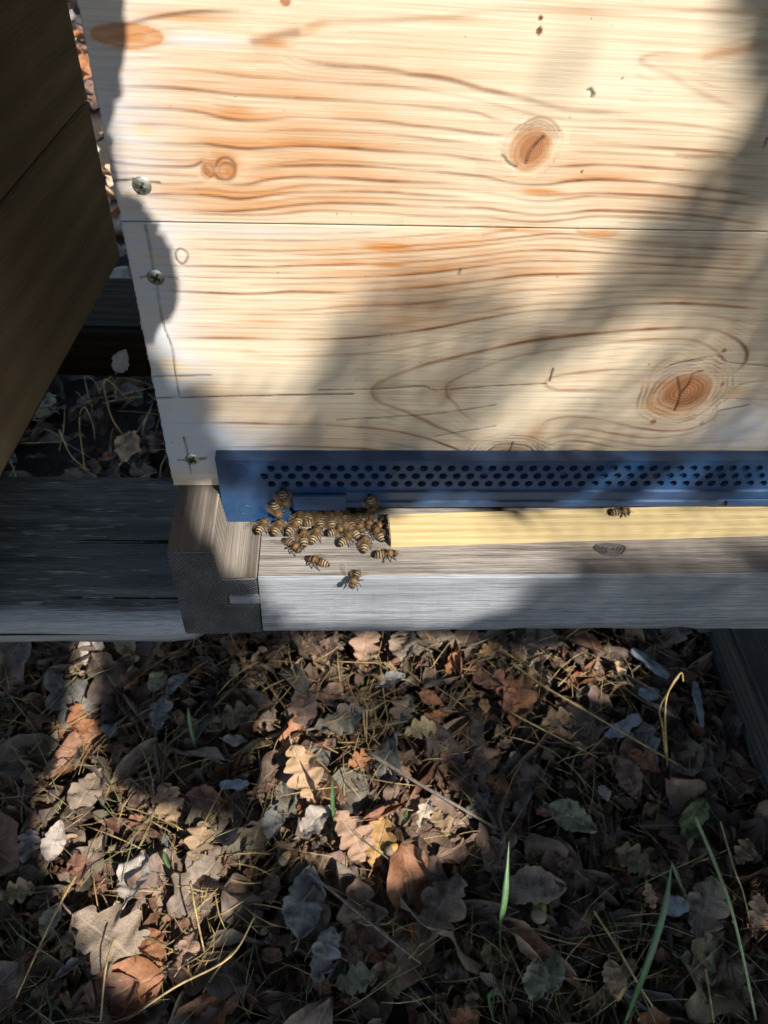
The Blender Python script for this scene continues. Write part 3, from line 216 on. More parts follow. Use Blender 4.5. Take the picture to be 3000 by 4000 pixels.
def m_simple(name, col, rough=.6, scale=200, var=.35, metal=None, spec=None, bump=.2, trans=0.0):
    s = NT(name); n1 = s.noise(s.coord((1, 1, 1)), scale, 4, .6); c = s.mix(s.ramp(n1, (.3, 0.0), (.7, 1.0)), tuple(x * (1 - var) for x in col), tuple(min(1, x * (1 + var)) for x in col))
    return s.fin(c, rough, s.bump(n1, bump, .0006), spec, metal)
M['screw'] = m_simple('zinc_screw', (.42, .43, .36), .33, 700, .4, metal=.85)
M['rust'] = m_simple('screw_recess', (.05, .045, .03), .6, 700, .4, metal=.4)
M['soil'] = m_simple('forest_soil', (.022, .016, .011), .95, 120, .5, bump=.8)
M['bark'] = m_simple('oak_bark', (.09, .07, .05), .9, 30, .5, bump=1.0)
M['straw'] = m_simple('dry_straw', (.26, .18, .075), .6, 90, .6)
M['stem'] = m_simple('pale_green_stem', (.22, .26, .12), .5, 200, .3)
M['greyt'] = m_simple('grey_twig', (.13, .105, .08), .8, 300, .4, bump=.6)
M['blade'] = m_simple('green_blade', (.05, .10, .035), .45, 120, .25)
M['chip'] = m_simple('bluish_chip', (.16, .175, .19), .6, 120, .5)
M['acorn_green'] = m_simple('green_acorn', (.13, .16, .035), .35, 150, .3)
M['acorn_yellow'] = m_simple('yellow_acorn', (.34, .20, .06), .35, 150, .3)
M['cup'] = m_simple('acorn_cup', (.14, .10, .06), .8, 900, .4, bump=1.0)
def m_canopy():
    s = NT('canopy_leaf'); return s.fin(s.mix(s.noise(s.coord((1, 1, 1)), 3, 1), (.04, .08, .02), (.08, .13, .04)), .5)
M['canopy'] = m_canopy()
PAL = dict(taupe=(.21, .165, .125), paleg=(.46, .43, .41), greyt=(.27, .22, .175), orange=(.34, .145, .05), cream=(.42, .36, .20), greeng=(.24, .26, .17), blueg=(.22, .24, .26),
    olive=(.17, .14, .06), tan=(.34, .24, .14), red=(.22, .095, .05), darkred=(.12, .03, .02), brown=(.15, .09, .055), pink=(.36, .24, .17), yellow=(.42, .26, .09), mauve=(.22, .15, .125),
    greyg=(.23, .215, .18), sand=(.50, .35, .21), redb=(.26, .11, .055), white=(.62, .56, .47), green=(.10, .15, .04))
def m_leaf(name, attr=None):
    s = NT(name)
    if attr: col = s.attr(attr).outputs['Color']
    else: col = s.n('ShaderNodeObjectInfo').outputs['Color']
    uv = s.attr('leaf_uv'); q = s.n('ShaderNodeSeparateXYZ'); s.t.links.new(uv.outputs['Vector'], q.inputs[0]); u, v = q.outputs[0], q.outputs[1]
    au = s.math('ABSOLUTE', u); mid = s.ramp(au, (.03, 1.0), (.09, 0.0))
    ve = s.math('FRACT', s.math('SUBTRACT', s.math('MULTIPLY', v, 8.0), s.math('MULTIPLY', au, 1.6))); ven = s.ramp(ve, (0.0, .8), (.10, 0.0), (.92, 0.0), (1.0, .8))
    vn = s.math('MAXIMUM', mid, s.math('MULTIPLY', ven, .55)); n1 = s.noise(s.coord((1, 1, 1)), 70, 5, .7); n2 = s.noise(s.coord((1, 1, 1)), 420, 3)
    dk = s.mix(1.0, col, (.45, .42, .42), 'MULTIPLY'); lt = s.mix(.35, col, s.mix(.3, col, (.6, .55, .5)))
    c = s.mix(s.ramp(n1, (.33, 0.0), (.68, 1.0)), dk, lt); c = s.mix(s.math('MULTIPLY', vn, .4), c, s.mix(.35, col, (.5, .42, .30)))
    c = s.mix(s.ramp(n2, (.66, 0.0), (.74, .6)), c, (.05, .035, .025))
    h = s.math('ADD', s.math('MULTIPLY', vn, -.6), s.math('MULTIPLY', n1, .8)); m = s.fin(c, .62, s.bump(h, .6, .0015), .35)
    tr = s.n('ShaderNodeBsdfTranslucent'); s.t.links.new(c, tr.inputs[0]); mx = s.n('ShaderNodeMixShader'); mx.inputs[0].default_value = .18
    s.t.links.new(s.b.outputs[0], mx.inputs[1]); s.t.links.new(tr.outputs[0], mx.inputs[2]); s.t.links.new(mx.outputs[0], s.t.nodes['Material Output'].inputs[0]); return m
M['leaf'] = m_leaf('dead_leaf'); M['litter'] = m_leaf('litter_leaf', 'leaf_col')
def m_bee():
    s = NT('bee_body'); tc = s.n('ShaderNodeTexCoord'); q = s.n('ShaderNodeSeparateXYZ'); s.t.links.new(tc.outputs['Object'], q.inputs[0])
    x = s.math('ADD', s.math('MULTIPLY', q.outputs[0], 1000 / 13.0), .52); dk = (.013, .008, .005); am = (.035, .017, .007); cr_ = (.30, .22, .115); gold = (.085, .048, .017)
    c = s.ramp(x, (0.0, (.012, .008, .006)), (.055, dk), (.075, cr_), (.095, dk), (.135, dk), (.155, cr_), (.185, cr_), (.20, dk), (.24, dk), (.258, cr_), (.29, cr_), (.305, dk), (.355, am), (.375, cr_), (.40, am), (.43, dk), (.48, gold), (.58, gold), (.66, (.20, .11, .035)), (.77, gold), (.81, (.05, .03, .018)), (.87, (.07, .045, .02)), (1.0, (.02, .013, .01)))
    n1 = s.noise(s.coord((1, 1, 1)), 900, 3); c = s.mix(s.ramp(n1, (.35, .0), (.7, .4)), c, dk)
    return s.fin(c, .62, s.bump(n1, .6, .0004), .22)
def m_wing():
    s = NT('bee_wing'); n1 = s.noise(s.coord((1, 1, 1)), 500, 2); s.fin(s.mix(n1, (.10, .065, .035), (.20, .14, .085)), .25, None, .6); s.b.inputs['Alpha'].default_value = .20; return s.m
M['bee'] = m_bee(); M['wing'] = m_wing(); M['chitin'] = m_simple('bee_leg', (.045, .028, .014), .4, 900, .3); M['eye'] = m_simple('bee_eye', (.012, .009, .008), .2, 900, .2)
M['fuzz'] = m_simple('bee_hair', (.085, .05, .02), .6, 900, .3)
# ---------------------------------------------------------------- the ground
bm = bmesh.new(); bmesh.ops.create_grid(bm, x_segments=160, y_segments=160, size=40)
for v in bm.verts:
    r = max(abs(v.co.x), abs(v.co.y)) / 40; k = (0.025 + .975 * r ** 2.2) if r > 0 else .025; v.co.x *= k; v.co.y *= k
    v.co.z = -0.392 + noise.noise(Vector((v.co.x * 9, v.co.y * 9, 0))) * .007 + noise.noise(Vector((v.co.x * 40, v.co.y * 40, 3))) * .003
tag(bm_obj('ground', bm, M['soil'], smooth=True), kind='structure')
# ---------------------------------------------------------------- hive wall boards with traced grain
def steps(a, b, fa, fb, d, D):
    o = [a]
    while o[-1] < b - 1e-9:
        x = o[-1]; o.append(min(b, x + (d if fa <= x < fb else D)))
    return np.array(o)
SEAM = lambda x: 0.1427 + 0.0181 * x
def grain_board(name, zlo, zhi, nz, xs, parent, skip=None, ts=None):
    ts = np.linspace(0, 1, nz) if ts is None else ts; nx = len(xs); nz = len(ts)
    X = np.repeat(xs[:, None], nz, 1); Z = zlo(X) + (zhi(X) - zlo(X)) * ts[None, :]
    edge = np.array([noise.noise(Vector((0, z * 140, 3))) * .0007 + noise.noise(Vector((0, z * 700, 5))) * .0004 for z in Z[0]])
    X[0] = X[0] + edge; Y = np.zeros_like(X); xm = X * 1000; zm = Z * 1000; xc = xm[:, 5]
    line = np.zeros_like(X); crack = np.zeros_like(X); wing = np.zeros_like(X); ph = 0.0; runs = []
    for w, st, kind, pts in STROKES:
        P = np.array(cr(pts, lambda d: d / 2.0)); ph += 1.7; NP = len(P)
        if kind == 0:
            k0 = 0
            for k1 in range(1, NP + 1):
                if k1 == NP or (k1 > k0 + 1 and (P[k1][0] - P[k1 - 1][0]) * (P[k0 + 1][0] - P[k0][0]) < 0):
                    run = P[k0:k1]; run = run if run[-1][0] >= run[0][0] else run[::-1]
                    if len(run) > 2: runs.append(run)
                    k0 = k1 - 1
        for ki, (a, b) in enumerate(zip(P[:-1], P[1:])):
            i0, i1 = np.searchsorted(xc, [min(a[0], b[0]) - 6, max(a[0], b[0]) + 6]); 
            if i1 <= i0: continue
            px = xm[i0:i1]; pz = zm[i0:i1]; d = b - a; L2 = d @ d + 1e-9; t = np.clip(((px - a[0]) * d[0] + (pz - a[1]) * d[1]) / L2, 0, 1)
            ex = px - a[0] - t * d[0]; ez = pz - a[1] - t * d[1]; r = np.sqrt(ex * ex + ez * ez)
            if kind == 1: crack[i0:i1] = np.maximum(crack[i0:i1], st * np.exp(-(r / max(w, .42)) ** 2))
            else:
                mod = 1.4 * st * (.78 + .22 * math.sin(a[0] * .05 + ph) + .18 * math.sin(a[0] * .13 + 2 * ph)) * (.75 + .35 * math.sin(ph * 5.3)) * min(1, .1 + min(ki, NP - 2 - ki) / 7.0 if NP > 24 else 1); val = mod * np.maximum(np.exp(-(r / (w * 1.12)) ** 2), np.where(ez > 0, .22, .05) * np.exp(-r / 1.6)); wing[i0:i1] = np.maximum(wing[i0:i1], mod * np.where(ez > 0, .75, .2) * np.exp(-r / 3.2))
                line[i0:i1] = np.maximum(line[i0:i1], val)
    cross = np.stack([np.where((xc >= q[0][0]) & (xc <= q[-1][0]), np.interp(xc, q[:, 0], q[:, 1]), 1e4 + n_) for n_, q in enumerate(runs)], 1); cross.sort(axis=1)
    for i in range(nx):
        cz = cross[i]; cz = cz[cz < 5e3]
        if len(cz) < 2: continue
        kk = np.searchsorted(cz, zm[i]); ok = (kk > 0) & (kk < len(cz)); lo = cz[np.clip(kk - 1, 0, len(cz) - 1)]; hi = cz[np.clip(kk, 0, len(cz) - 1)]; s_ = np.maximum(hi - lo, .01)
        f = (zm[i] - lo) / s_; per = s_ / 4; dd = np.abs(f * 4 - np.round(f * 4)) * per; wt = np.clip((s_ - 3.0) / 2.5, 0, 1) * np.clip((26 - s_) / 8, 0, 1)
        line[i] = np.maximum(line[i], np.where(ok, wt * (.15 + .13 * np.sin(xm[i] * .031 + lo * .9)) * np.exp(-(dd / .45) ** 2), 0))
    wob = np.array([[noise.noise(Vector((xm[i, j] * .10, 0, zm[i, j] * .10))) for j in range(0, nz, 4)] for i in range(0, nx, 4)]); wob = np.repeat(np.repeat(wob, 4, 0), 4, 1)[:nx, :nz]
    def ell(e):
        q = math.radians(e[4]); dx = xm - e[0]; dz = zm - e[1]; u = dx * math.cos(q) + dz * math.sin(q); v = -dx * math.sin(q) + dz * math.cos(q); return np.sqrt((u / e[2]) ** 2 + (v / e[3]) ** 2) * (1 + .16 * wob)
    stain = wing * (.25 + .75 * (.5 + .5 * np.sin(xm * .045 + zm * .03) * np.sin(zm * .11 + 1.0))) * .55; grey = np.zeros_like(X); knot = np.zeros_like(X); ring = np.zeros_like(X)
    for e in STAINS: stain = np.maximum(stain, e[5] * np.exp(-ell(e) ** 2 * 1.2) * (.9 + .5 * wing))
    for e in BROAD: stain = np.maximum(stain, e[5] * np.exp(-ell(e) ** 2 * 1.2) * (.22 + 1.15 * wing))
    for e, m_ in zip(CRISP, (1.0, .66, .62, .95)): q = ell(e); stain = np.maximum(stain, m_ * np.clip((1.02 - q) * 10, 0, 1) * (.55 + .45 * q))
    for e in GREYS: grey = grey + e[5] * np.exp(-ell(e) ** 2 * 1.4)
    for e in KNOTS:
        r = ell(e); m = np.clip((1.08 - r) * (2.6 if e[2] > 4 else 5), 0, 1) * min(1, e[5]); ring = np.where(r < 1.15, r * (1.0 if e[2] > 4 else .12), ring); knot = np.maximum(knot, m)
        if e[2] > 2.5: line = np.maximum(line, (.55 + .6 * wob) * np.exp(-((r - 1.0) * e[2] / .7) ** 2)); 
        if e[2] > 5:
            for rr in (1.25, 1.42, 1.62, 1.85): line = np.maximum(line, np.clip(.42 + 1.1 * wob, 0, .8) * np.exp(-((r - rr) * e[2] / .55) ** 2))
        elif e[5] > 1.4: crack = np.maximum(crack, .8 * np.clip((1.1 - r) * 5, 0, 1))
    Y = Y + np.clip(crack - .3, 0, 1) * .0003 - line * .00012
    V = np.stack([X, Y, Z], -1).reshape(-1, 3); idx = np.arange(nx * nz).reshape(nx, nz)
    Q = np.stack([idx[:-1, :-1], idx[1:, :-1], idx[1:, 1:], idx[:-1, 1:]], -1).reshape(-1, 4)
    if skip is not None: cx = (X[:-1, :-1] + X[1:, 1:]) / 2; cz = (Z[:-1, :-1] + Z[1:, 1:]) / 2; Q = Q[~skip(cx, cz).reshape(-1)]
    me = bpy.data.meshes.new(name); me.from_pydata(V, [], Q.tolist()); me.update()
    ca = np.stack([line, crack, stain, ring * 0 + 1], -1).reshape(-1); cb = np.stack([knot, ring, np.clip(grey, 0, 1), ring * 0 + 1], -1).reshape(-1)
    for nm, arr in (('grain_a', ca), ('grain_b', cb)):
        at = me.attributes.new(nm, 'FLOAT_COLOR', 'POINT'); at.data.foreach_set('color', np.clip(arr, 0, 1).astype(np.float32))
    me.polygons.foreach_set('use_smooth', [True] * len(me.polygons)); me.materials.append(M['pine']); me.materials.append(M['plainpine'])
    bm = bmesh.new(); bm.from_mesh(me); r = bmesh.ops.extrude_edge_only(bm, edges=[e for e in bm.edges if e.is_boundary])
    for g in r['geom']:
        if isinstance(g, bmesh.types.BMVert): g.co.y = 0.024
        elif isinstance(g, bmesh.types.BMFace): g.smooth = False
    bm.to_mesh(me); bm.free(); return link(name, me, parent)
hive = tag(empty('beehive'), 'pale knotty pine beehive box with three screws along its left edge', 'beehive')
xs = steps(0, .46, 0, .312, .00062, .012)
BOT = lambda x: 0.0006 + 0.012 * x
grain_board('wall_board', BOT, lambda x: SEAM(x) - .0003, 232, xs, hive, skip=lambda x, z: (x > .031) & (z < .0225 + .016 * x))
zt = steps(0, 1, 0, .48, .0031, .06)
grain_board('wall_board', lambda x: SEAM(x) + .0001, lambda x: .33 + 0 * x, 0, xs, hive, ts=zt)
bm_obj('seam_backing', box_bm(.001, .459, .0012, .0235, .138, .1545), M['plainpine'], hive)
for nm, b in (('side_wall', (.0015, .024, .0245, .42, .002, .329)), ('side_wall', (.436, .459, .0245, .42, .006, .329)), ('rear_wall', (.024, .436, .396, .42, .003, .329)), ('lid', (-.01, .47, -.012, .432, .3305, .352))):
    bm_obj(nm, box_bm(*b, bev=.001), M['plainpine'], hive)
def screw(x, z, parent, mat):
    V, F = lathe([(-.0012, .0036, 0), (-.0008, .0037, 0), (-.0001, .0034, 0), (.0006, .0024, 0), (.0014, .0012, 0)], 20)
    V = [(v[1] + x, -v[0] * .35 - .0002, v[2] + z) for v in V]; o = solid('screw', V, F, mat, parent, True)
    bm = bmesh.new()
    for a in (.5, .5 + math.pi / 2):
        m = Matrix.Translation((x, -.0010, z)) @ Matrix.Rotation(a, 4, 'Y') @ Matrix.Diagonal((.0040, .0006, .0009, 1)); bmesh.ops.create_cube(bm, size=1.0, matrix=m)
    bm_obj('cross_slot', bm, M['rust'], o)
screw(.0101, .1567, hive, M['screw']); screw(.0095, .1194, hive, M['screw']); screw(.0118, .0191, hive, M['screw'])
# ---------------------------------------------------------------- hive floor: rails, landing board, floor panel
floor = tag(empty('hive_floor', (0, 0, 0)), 'weathered grey wooden hive floor with stepped side rail and landing board', 'hive floor')
YF = -.0439
prof = [(.0025, 0), (.0235, 0), (.0262, -.0215), (.0440, -.0203), (.0438, -.0340), (.0283, -.0347), (.0283, -.0430), (.0437, -.0425), (.0435, -.0685), (.0027, -.0695)]
rail = prism('side_rail', prof, YF, .40, M['railwood'], floor)
rail.data.materials.append(M['endgrain'])
for p_ in rail.data.polygons:
    if p_.normal.y < -.7: p_.material_index = 1
prism('side_rail', [(.415, .006), (.455, .006), (.456, -.063), (.415, -.063)], YF, .40, M['railwood'], floor)
# landing board: top rises slightly to the right; lower edge splintered
bm = bmesh.new(); n = 90; rows = []
for i in range(n + 1):
    x = .0446 + (.414 - .0446) * i / n; zt_ = -.0203 + .0115 * (x - .0446); zb = -.0672 - .012 * (x - .0446)
    sp = max(0, noise.noise(Vector((x * 45, 1, 2)))) * .004 * min(1, max(0, (x - .1) / .1)); ch = .002 + .012 * max(0, x - .13) / .17
    pr = [(.055, zt_), (-.0425, zt_), (YF, zt_ - .0012), (YF - .0002 * math.sin(x * 300), zb + ch), (YF + .0028 * min(1, ch / .008), zb + sp), (YF + .006, zb - .001 + sp), (.055, zb)]
    rows.append([bm.verts.new((x, y, z)) for y, z in pr])
for a, b in zip(rows[:-1], rows[1:]):
    for k in range(len(a)): q = (k + 1) % len(a); bm.faces.new((a[k], a[q], b[q], b[k]))
bm.faces.new(rows[0][::-1]); bm.faces.new(rows[-1]); bmesh.ops.recalc_face_normals(bm, faces=bm.faces)
land = bm_obj('landing_board', bm, M['greywood'], floor); land.data.materials.append(M['greyfront'])
for p_ in land.data.polygons:
    if p_.normal.y < -.5: p_.material_index = 1
bm_obj('tongue', box_bm(.0289, .0444, YF, .05, -.0420, -.0352, bev=.0004), M['greyfront'], land)
bm_obj('floor_panel', box_bm(.0446, .414, .056, .395, -.034, -.0215), M['plainpine'], floor)
# dark knot on the landing board
kx, ky, kz = 0.2283, -0.0264, -.0203 + .0115 * 0.1837 
V = []; F = []; NR = 9
for j in range(NR):
    for a in np.linspace(0, 2 * math.pi, 28, endpoint=False):
        q = 1 - j / NR; V.append((kx + .0088 * q * math.cos(a) * (1 + .12 * math.sin(3 * a)), ky + .0050 * q * math.sin(a) * (1 + .1 * math.cos(2 * a)), kz + .0001 + (.0006 if j % 2 else -.0001 * 0) + .0002 * j / NR))
for j in range(NR - 1):
    for i in range(28): F.append((j * 28 + i, j * 28 + (i + 1) % 28, (j + 1) * 28 + (i + 1) % 28, (j + 1) * 28 + i))
F.append(tuple((NR - 1) * 28 + i for i in range(28))); solid('knot', V, F, m_simple('landing_knot', (.05, .042, .038), .7, 500, .6, bump=.6), land)
# ---------------------------------------------------------------- blue entrance grille
gr = tag(empty('entrance_grille', (.0245, 0, .0), (0, math.radians(-.85), 0)), 'blue plastic entrance grille with rows of round ventilation holes', 'entrance grille')
GX1 = .40; YP = -.0060; TH = .0022; bm = bmesh.new()
def quad(a, b, c, d): bm.faces.new([bm.verts.new(p) for p in (a, b, c, d)])
def rect(x0, x1, z0, z1): quad((x0, YP, z0), (x1, YP, z0), (x1, YP, z1), (x0, YP, z1))
P = .00693; ROWS = [(.01865, .0263), (.0132, .0229), (.0077, .0263)]; RH = .00545; HR = .00212
def cellrow(zc, x0):
    rect(0, x0 - P / 2, zc - RH / 2, zc + RH / 2); k = 0; NN = 16
    while x0 + k * P < GX1 - .03:
        cx = x0 + k * P; hole = []; 
        for i in range(NN):
            a = 2 * math.pi * (i + .5) / NN; hole.append((cx + HR * math.cos(a), zc + HR * math.sin(a)))
        out = []
        for i in range(NN):
            a = 2 * math.pi * (i + .5) / NN; c, s_ = math.cos(a), math.sin(a); m = min((P / 2) / max(1e-9, abs(c)), (RH / 2) / max(1e-9, abs(s_))); out.append((cx + c * m, zc + s_ * m))
        cor = {}
        for i in range(NN):
            j = (i + 1) % NN; o1, o2 = out[i], out[j]; h1, h2 = hole[i], hole[j]
            pts = [(o1[0], YP, o1[1])]
            if abs(o1[0] - o2[0]) > 1e-7 and abs(o1[1] - o2[1]) > 1e-7:
                pts.append((cx + math.copysign(P / 2, (o1[0] + o2[0]) / 2 - cx), YP, zc + math.copysign(RH / 2, (o1[1] + o2[1]) / 2 - zc)))
            pts += [(o2[0], YP, o2[1]), (h2[0], YP, h2[1]), (h1[0], YP, h1[1])]
            bm.faces.new([bm.verts.new(p) for p in pts])
            quad((h1[0], YP, h1[1]), (h2[0], YP, h2[1]), (h2[0] + (cx - h2[0]) * .06, YP + TH, h2[1] + (zc - h2[1]) * .06), (h1[0] + (cx - h1[0]) * .06, YP + TH, h1[1] + (zc - h1[1]) * .06))
        k += 1
    rect(x0 + k * P - P / 2, GX1, zc - RH / 2, zc + RH / 2)
for zc, x0 in ROWS: cellrow(zc, x0 + (.0003 if zc > .018 else 0))
zt_, zb_ = ROWS[0][0] + RH / 2, ROWS[2][0] - RH / 2
rect(0, GX1, zt_, .0243)
quad((0, YP, .0243), (GX1, YP, .0243), (GX1, YP - .0012, .0252), (0, YP - .0012, .0252)); quad((0, YP - .0012, .0252), (GX1, YP - .0012, .0252), (GX1, -.0004, .0257), (0, -.0004, .0257))
LX = .0345
rect(0, LX, -.0205, zb_); rect(LX, GX1, .0032, zb_)
# ridged lower band
pr = [(YP, .0032), (YP - .0012, .0026), (YP - .0012, -.0008), (YP - .0004, -.0012), (YP - .0004, -.0040), (YP - .0015, -.0046), (YP - .0015, -.0062), (YP - .0004, -.0066), (YP - .0004, -.0092), (YP + .002, -.0094)]
for (y0, z0), (y1, z1) in zip(pr[:-1], pr[1:]): quad((LX, y0, z0), (LX, y1, z1), (GX1, y1, z1), (GX1, y0, z0))
for (y0, z0), (y1, z1) in ((pr[0], pr[2]), (pr[2], pr[8])): quad((LX, YP, z0), (LX, YP, z1), (LX, y1, z1), (LX, y0, z0))
quad((0, YP, -.0205), (0, YP, .0243), (0, -.0002, .0243), (0, -.0002, -.0205)); quad((0, YP, -.0205), (LX, YP, -.0205), (LX, YP + TH, -.0205), (0, YP + TH, -.0205)); quad((LX, YP, -.0205), (LX, YP, .003), (LX, YP + TH, .003), (LX, YP + TH, -.0205))
rect2 = [(.0, YP + TH, -.0205), (LX, YP + TH, -.0205), (LX, YP + TH, .003), (0, YP + TH, .003)]; quad(*rect2[::-1])
bmesh.ops.remove_doubles(bm, verts=bm.verts, dist=1e-6); bm_obj('grille_plate', bm, M['blue'], gr)
bm_obj('added_backing', box_bm(.008, .385, -.0006, .0006, .0045, .0215), M['blue'], gr)  # added to hide the sunlit wood behind the holes
bm_obj('slider_bar', box_bm(.0365, .0640, YP - .0034, YP - .0016, -.0088, .0028, bev=.0006), M['blue'], gr)
bm_obj('slider_bar', box_bm(.2665, .330, YP - .0030, YP - .0016, -.0070, -.0030, bev=.0005), M['blue'], gr)
def ringmark(x, z, r):
    V = []; F = []
    for i in range(24):
        a = 2 * math.pi * i / 24
        for rr, yy in ((r - .00022, 0), (r, -.00025), (r + .00022, 0)): V.append((x + rr * math.cos(a), YP - .0001 + yy, z + rr * math.sin(a)))
    for i in range(24):
        j = (i + 1) % 24
        for k in range(2): F.append((i * 3 + k, j * 3 + k, j * 3 + k + 1, i * 3 + k + 1))
    solid('mould_mark', V, F, M['blue'], gr, True)
ringmark(.0115, -.011, .0032); ringmark(.0105, .018, .0048); ringmark(.0535, .0160, .0017); ringmark(.087, .0160, .0017); ringmark(.1345, .0160, .0017); ringmark(.1740, .016, .0017)
for x0, x1, z0, z1 in ((.0262, .0268, -.03, -.03),): pass
# ---------------------------------------------------------------- yellow stick narrowing the entrance
bm = box_bm(0, .30, -.0085, .0085, 0, .0080, bev=.0005, cuts=60)
for v in bm.verts:
    if v.co.x < .0006: v.co.x += noise.noise(v.co * 900) * .0009
    v.co.z += noise.noise(Vector((v.co.x * 25, v.co.y * 60, 1))) * .0003
st = bm_obj('entrance_stick', bm, M['stick']); st.location = (.1112, -.0156, -.0199); st.rotation_euler = (0, math.radians(-.66), math.radians(1.9))
tag(st, 'fresh yellow wooden stick lying along the landing board', 'stick')
V = []; F = []
for i in range(60):
    y = random.uniform(-.008, .008); z = random.uniform(.0005, .0078); o = len(V); l = random.uniform(.0006, .0018)
    V += [(0.0004, y - .00015, z), (.0004, y + .00015, z), (-l, y + random.uniform(-.0006, .0006), z + random.uniform(-.0006, .0006))]; F.append((o, o + 1, o + 2))
solid('saw_fibres', V, F, M['stick'], st)
# ---------------------------------------------------------------- stand beams and neighbour hive
def beam(name, label, pr, x0, x1, mat, n=60, cat='beam', back=lambda x: 0.0):
    bm = bmesh.new(); rows = []
    for i in range(n + 1):
        x = x0 + (x1 - x0) * i / n; rows.append([bm.verts.new((x, y + back(x) + noise.noise(Vector((x * 30, k * 3, 1))) * .0012, z + noise.noise(Vector((x * 25, k * 5, 7))) * .0010)) for k, (y, z) in enumerate(pr)])
    for a, b in zip(rows[:-1], rows[1:]):
        for k in range(len(a)): q = (k + 1) % len(a); bm.faces.new((a[k], a[q], b[q], b[k]))
    bm.faces.new(rows[0][::-1]); bm.faces.new(rows[-1]); bmesh.ops.recalc_face_normals(bm, faces=bm.faces); o = bm_obj(name, bm, mat); tag(o, label, cat); return o
bp = [(.078, -.0715), (.04, -.0700), (.005, -.0698), (-.018, -.0702), (-.027, -.0712), (-.0325, -.0740), (-.0350, -.0785), (-.0345, -.084), (-.030, -.095), (-.018, -.115), (.02, -.13), (.07, -.125), (.08, -.10)]
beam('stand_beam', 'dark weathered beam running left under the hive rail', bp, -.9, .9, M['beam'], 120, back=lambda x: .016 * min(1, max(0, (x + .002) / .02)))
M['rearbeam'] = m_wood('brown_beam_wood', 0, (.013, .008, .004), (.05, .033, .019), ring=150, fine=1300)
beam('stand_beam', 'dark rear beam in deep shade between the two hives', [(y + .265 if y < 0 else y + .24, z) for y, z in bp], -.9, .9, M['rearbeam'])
bm = box_bm(.470, .570, -.10, .60, -.40, -.322, bev=.004, jit=.0015, cuts=10, ax=1); o = bm_obj('ground_sleeper', bm, m_wood('sleeper_wood', 1, (.02, .018, .017), (.085, .075, .07), ring=90, fine=700)); tag(o, 'dark timber sleeper lying on the ground at the right edge', 'timber')
for (lx, ly) in ((-.45, .02), (.52, .03), (.52, .30)):
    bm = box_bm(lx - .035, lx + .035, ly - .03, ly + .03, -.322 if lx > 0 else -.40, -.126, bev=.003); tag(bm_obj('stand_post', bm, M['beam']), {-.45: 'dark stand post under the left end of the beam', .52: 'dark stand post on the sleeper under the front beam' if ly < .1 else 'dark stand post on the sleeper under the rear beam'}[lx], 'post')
nb = tag(empty('beehive', (-.067, .2246, 0), (0, 0, math.radians(-5.3))), 'neighbouring brown wooden beehive standing in shade at the left', 'beehive')
for k, (z0, z1) in enumerate(((0.0, .104), (.105, .215), (.216, .36))):
    bm_obj('wall_board', box_bm(-.022, 0.0, -.48, 0.0, z0, z1, bev=.0012, jit=.0004, cuts=12, ax=1), M['neighbour'], nb)
bm_obj('rear_wall', box_bm(-.42, -.0225, -.022, -.001, .001, .36, bev=.001), M['neighbour'], nb); bm_obj('front_wall', box_bm(-.42, -.0225, -.479, -.457, .001, .36, bev=.001), M['neighbour'], nb)
bm_obj('side_wall', box_bm(-.445, -.4225, -.48, 0, .001, .36, bev=.001), M['neighbour'], nb); bm_obj('lid', box_bm(-.46, .01, -.49, .01, .361, .385, bev=.002), M['neighbour'], nb)
bm_obj('floor_frame', box_bm(-.445, -.045, -.48, -.02, -.068, -.001, bev=.001), M['rearbeam'], nb)
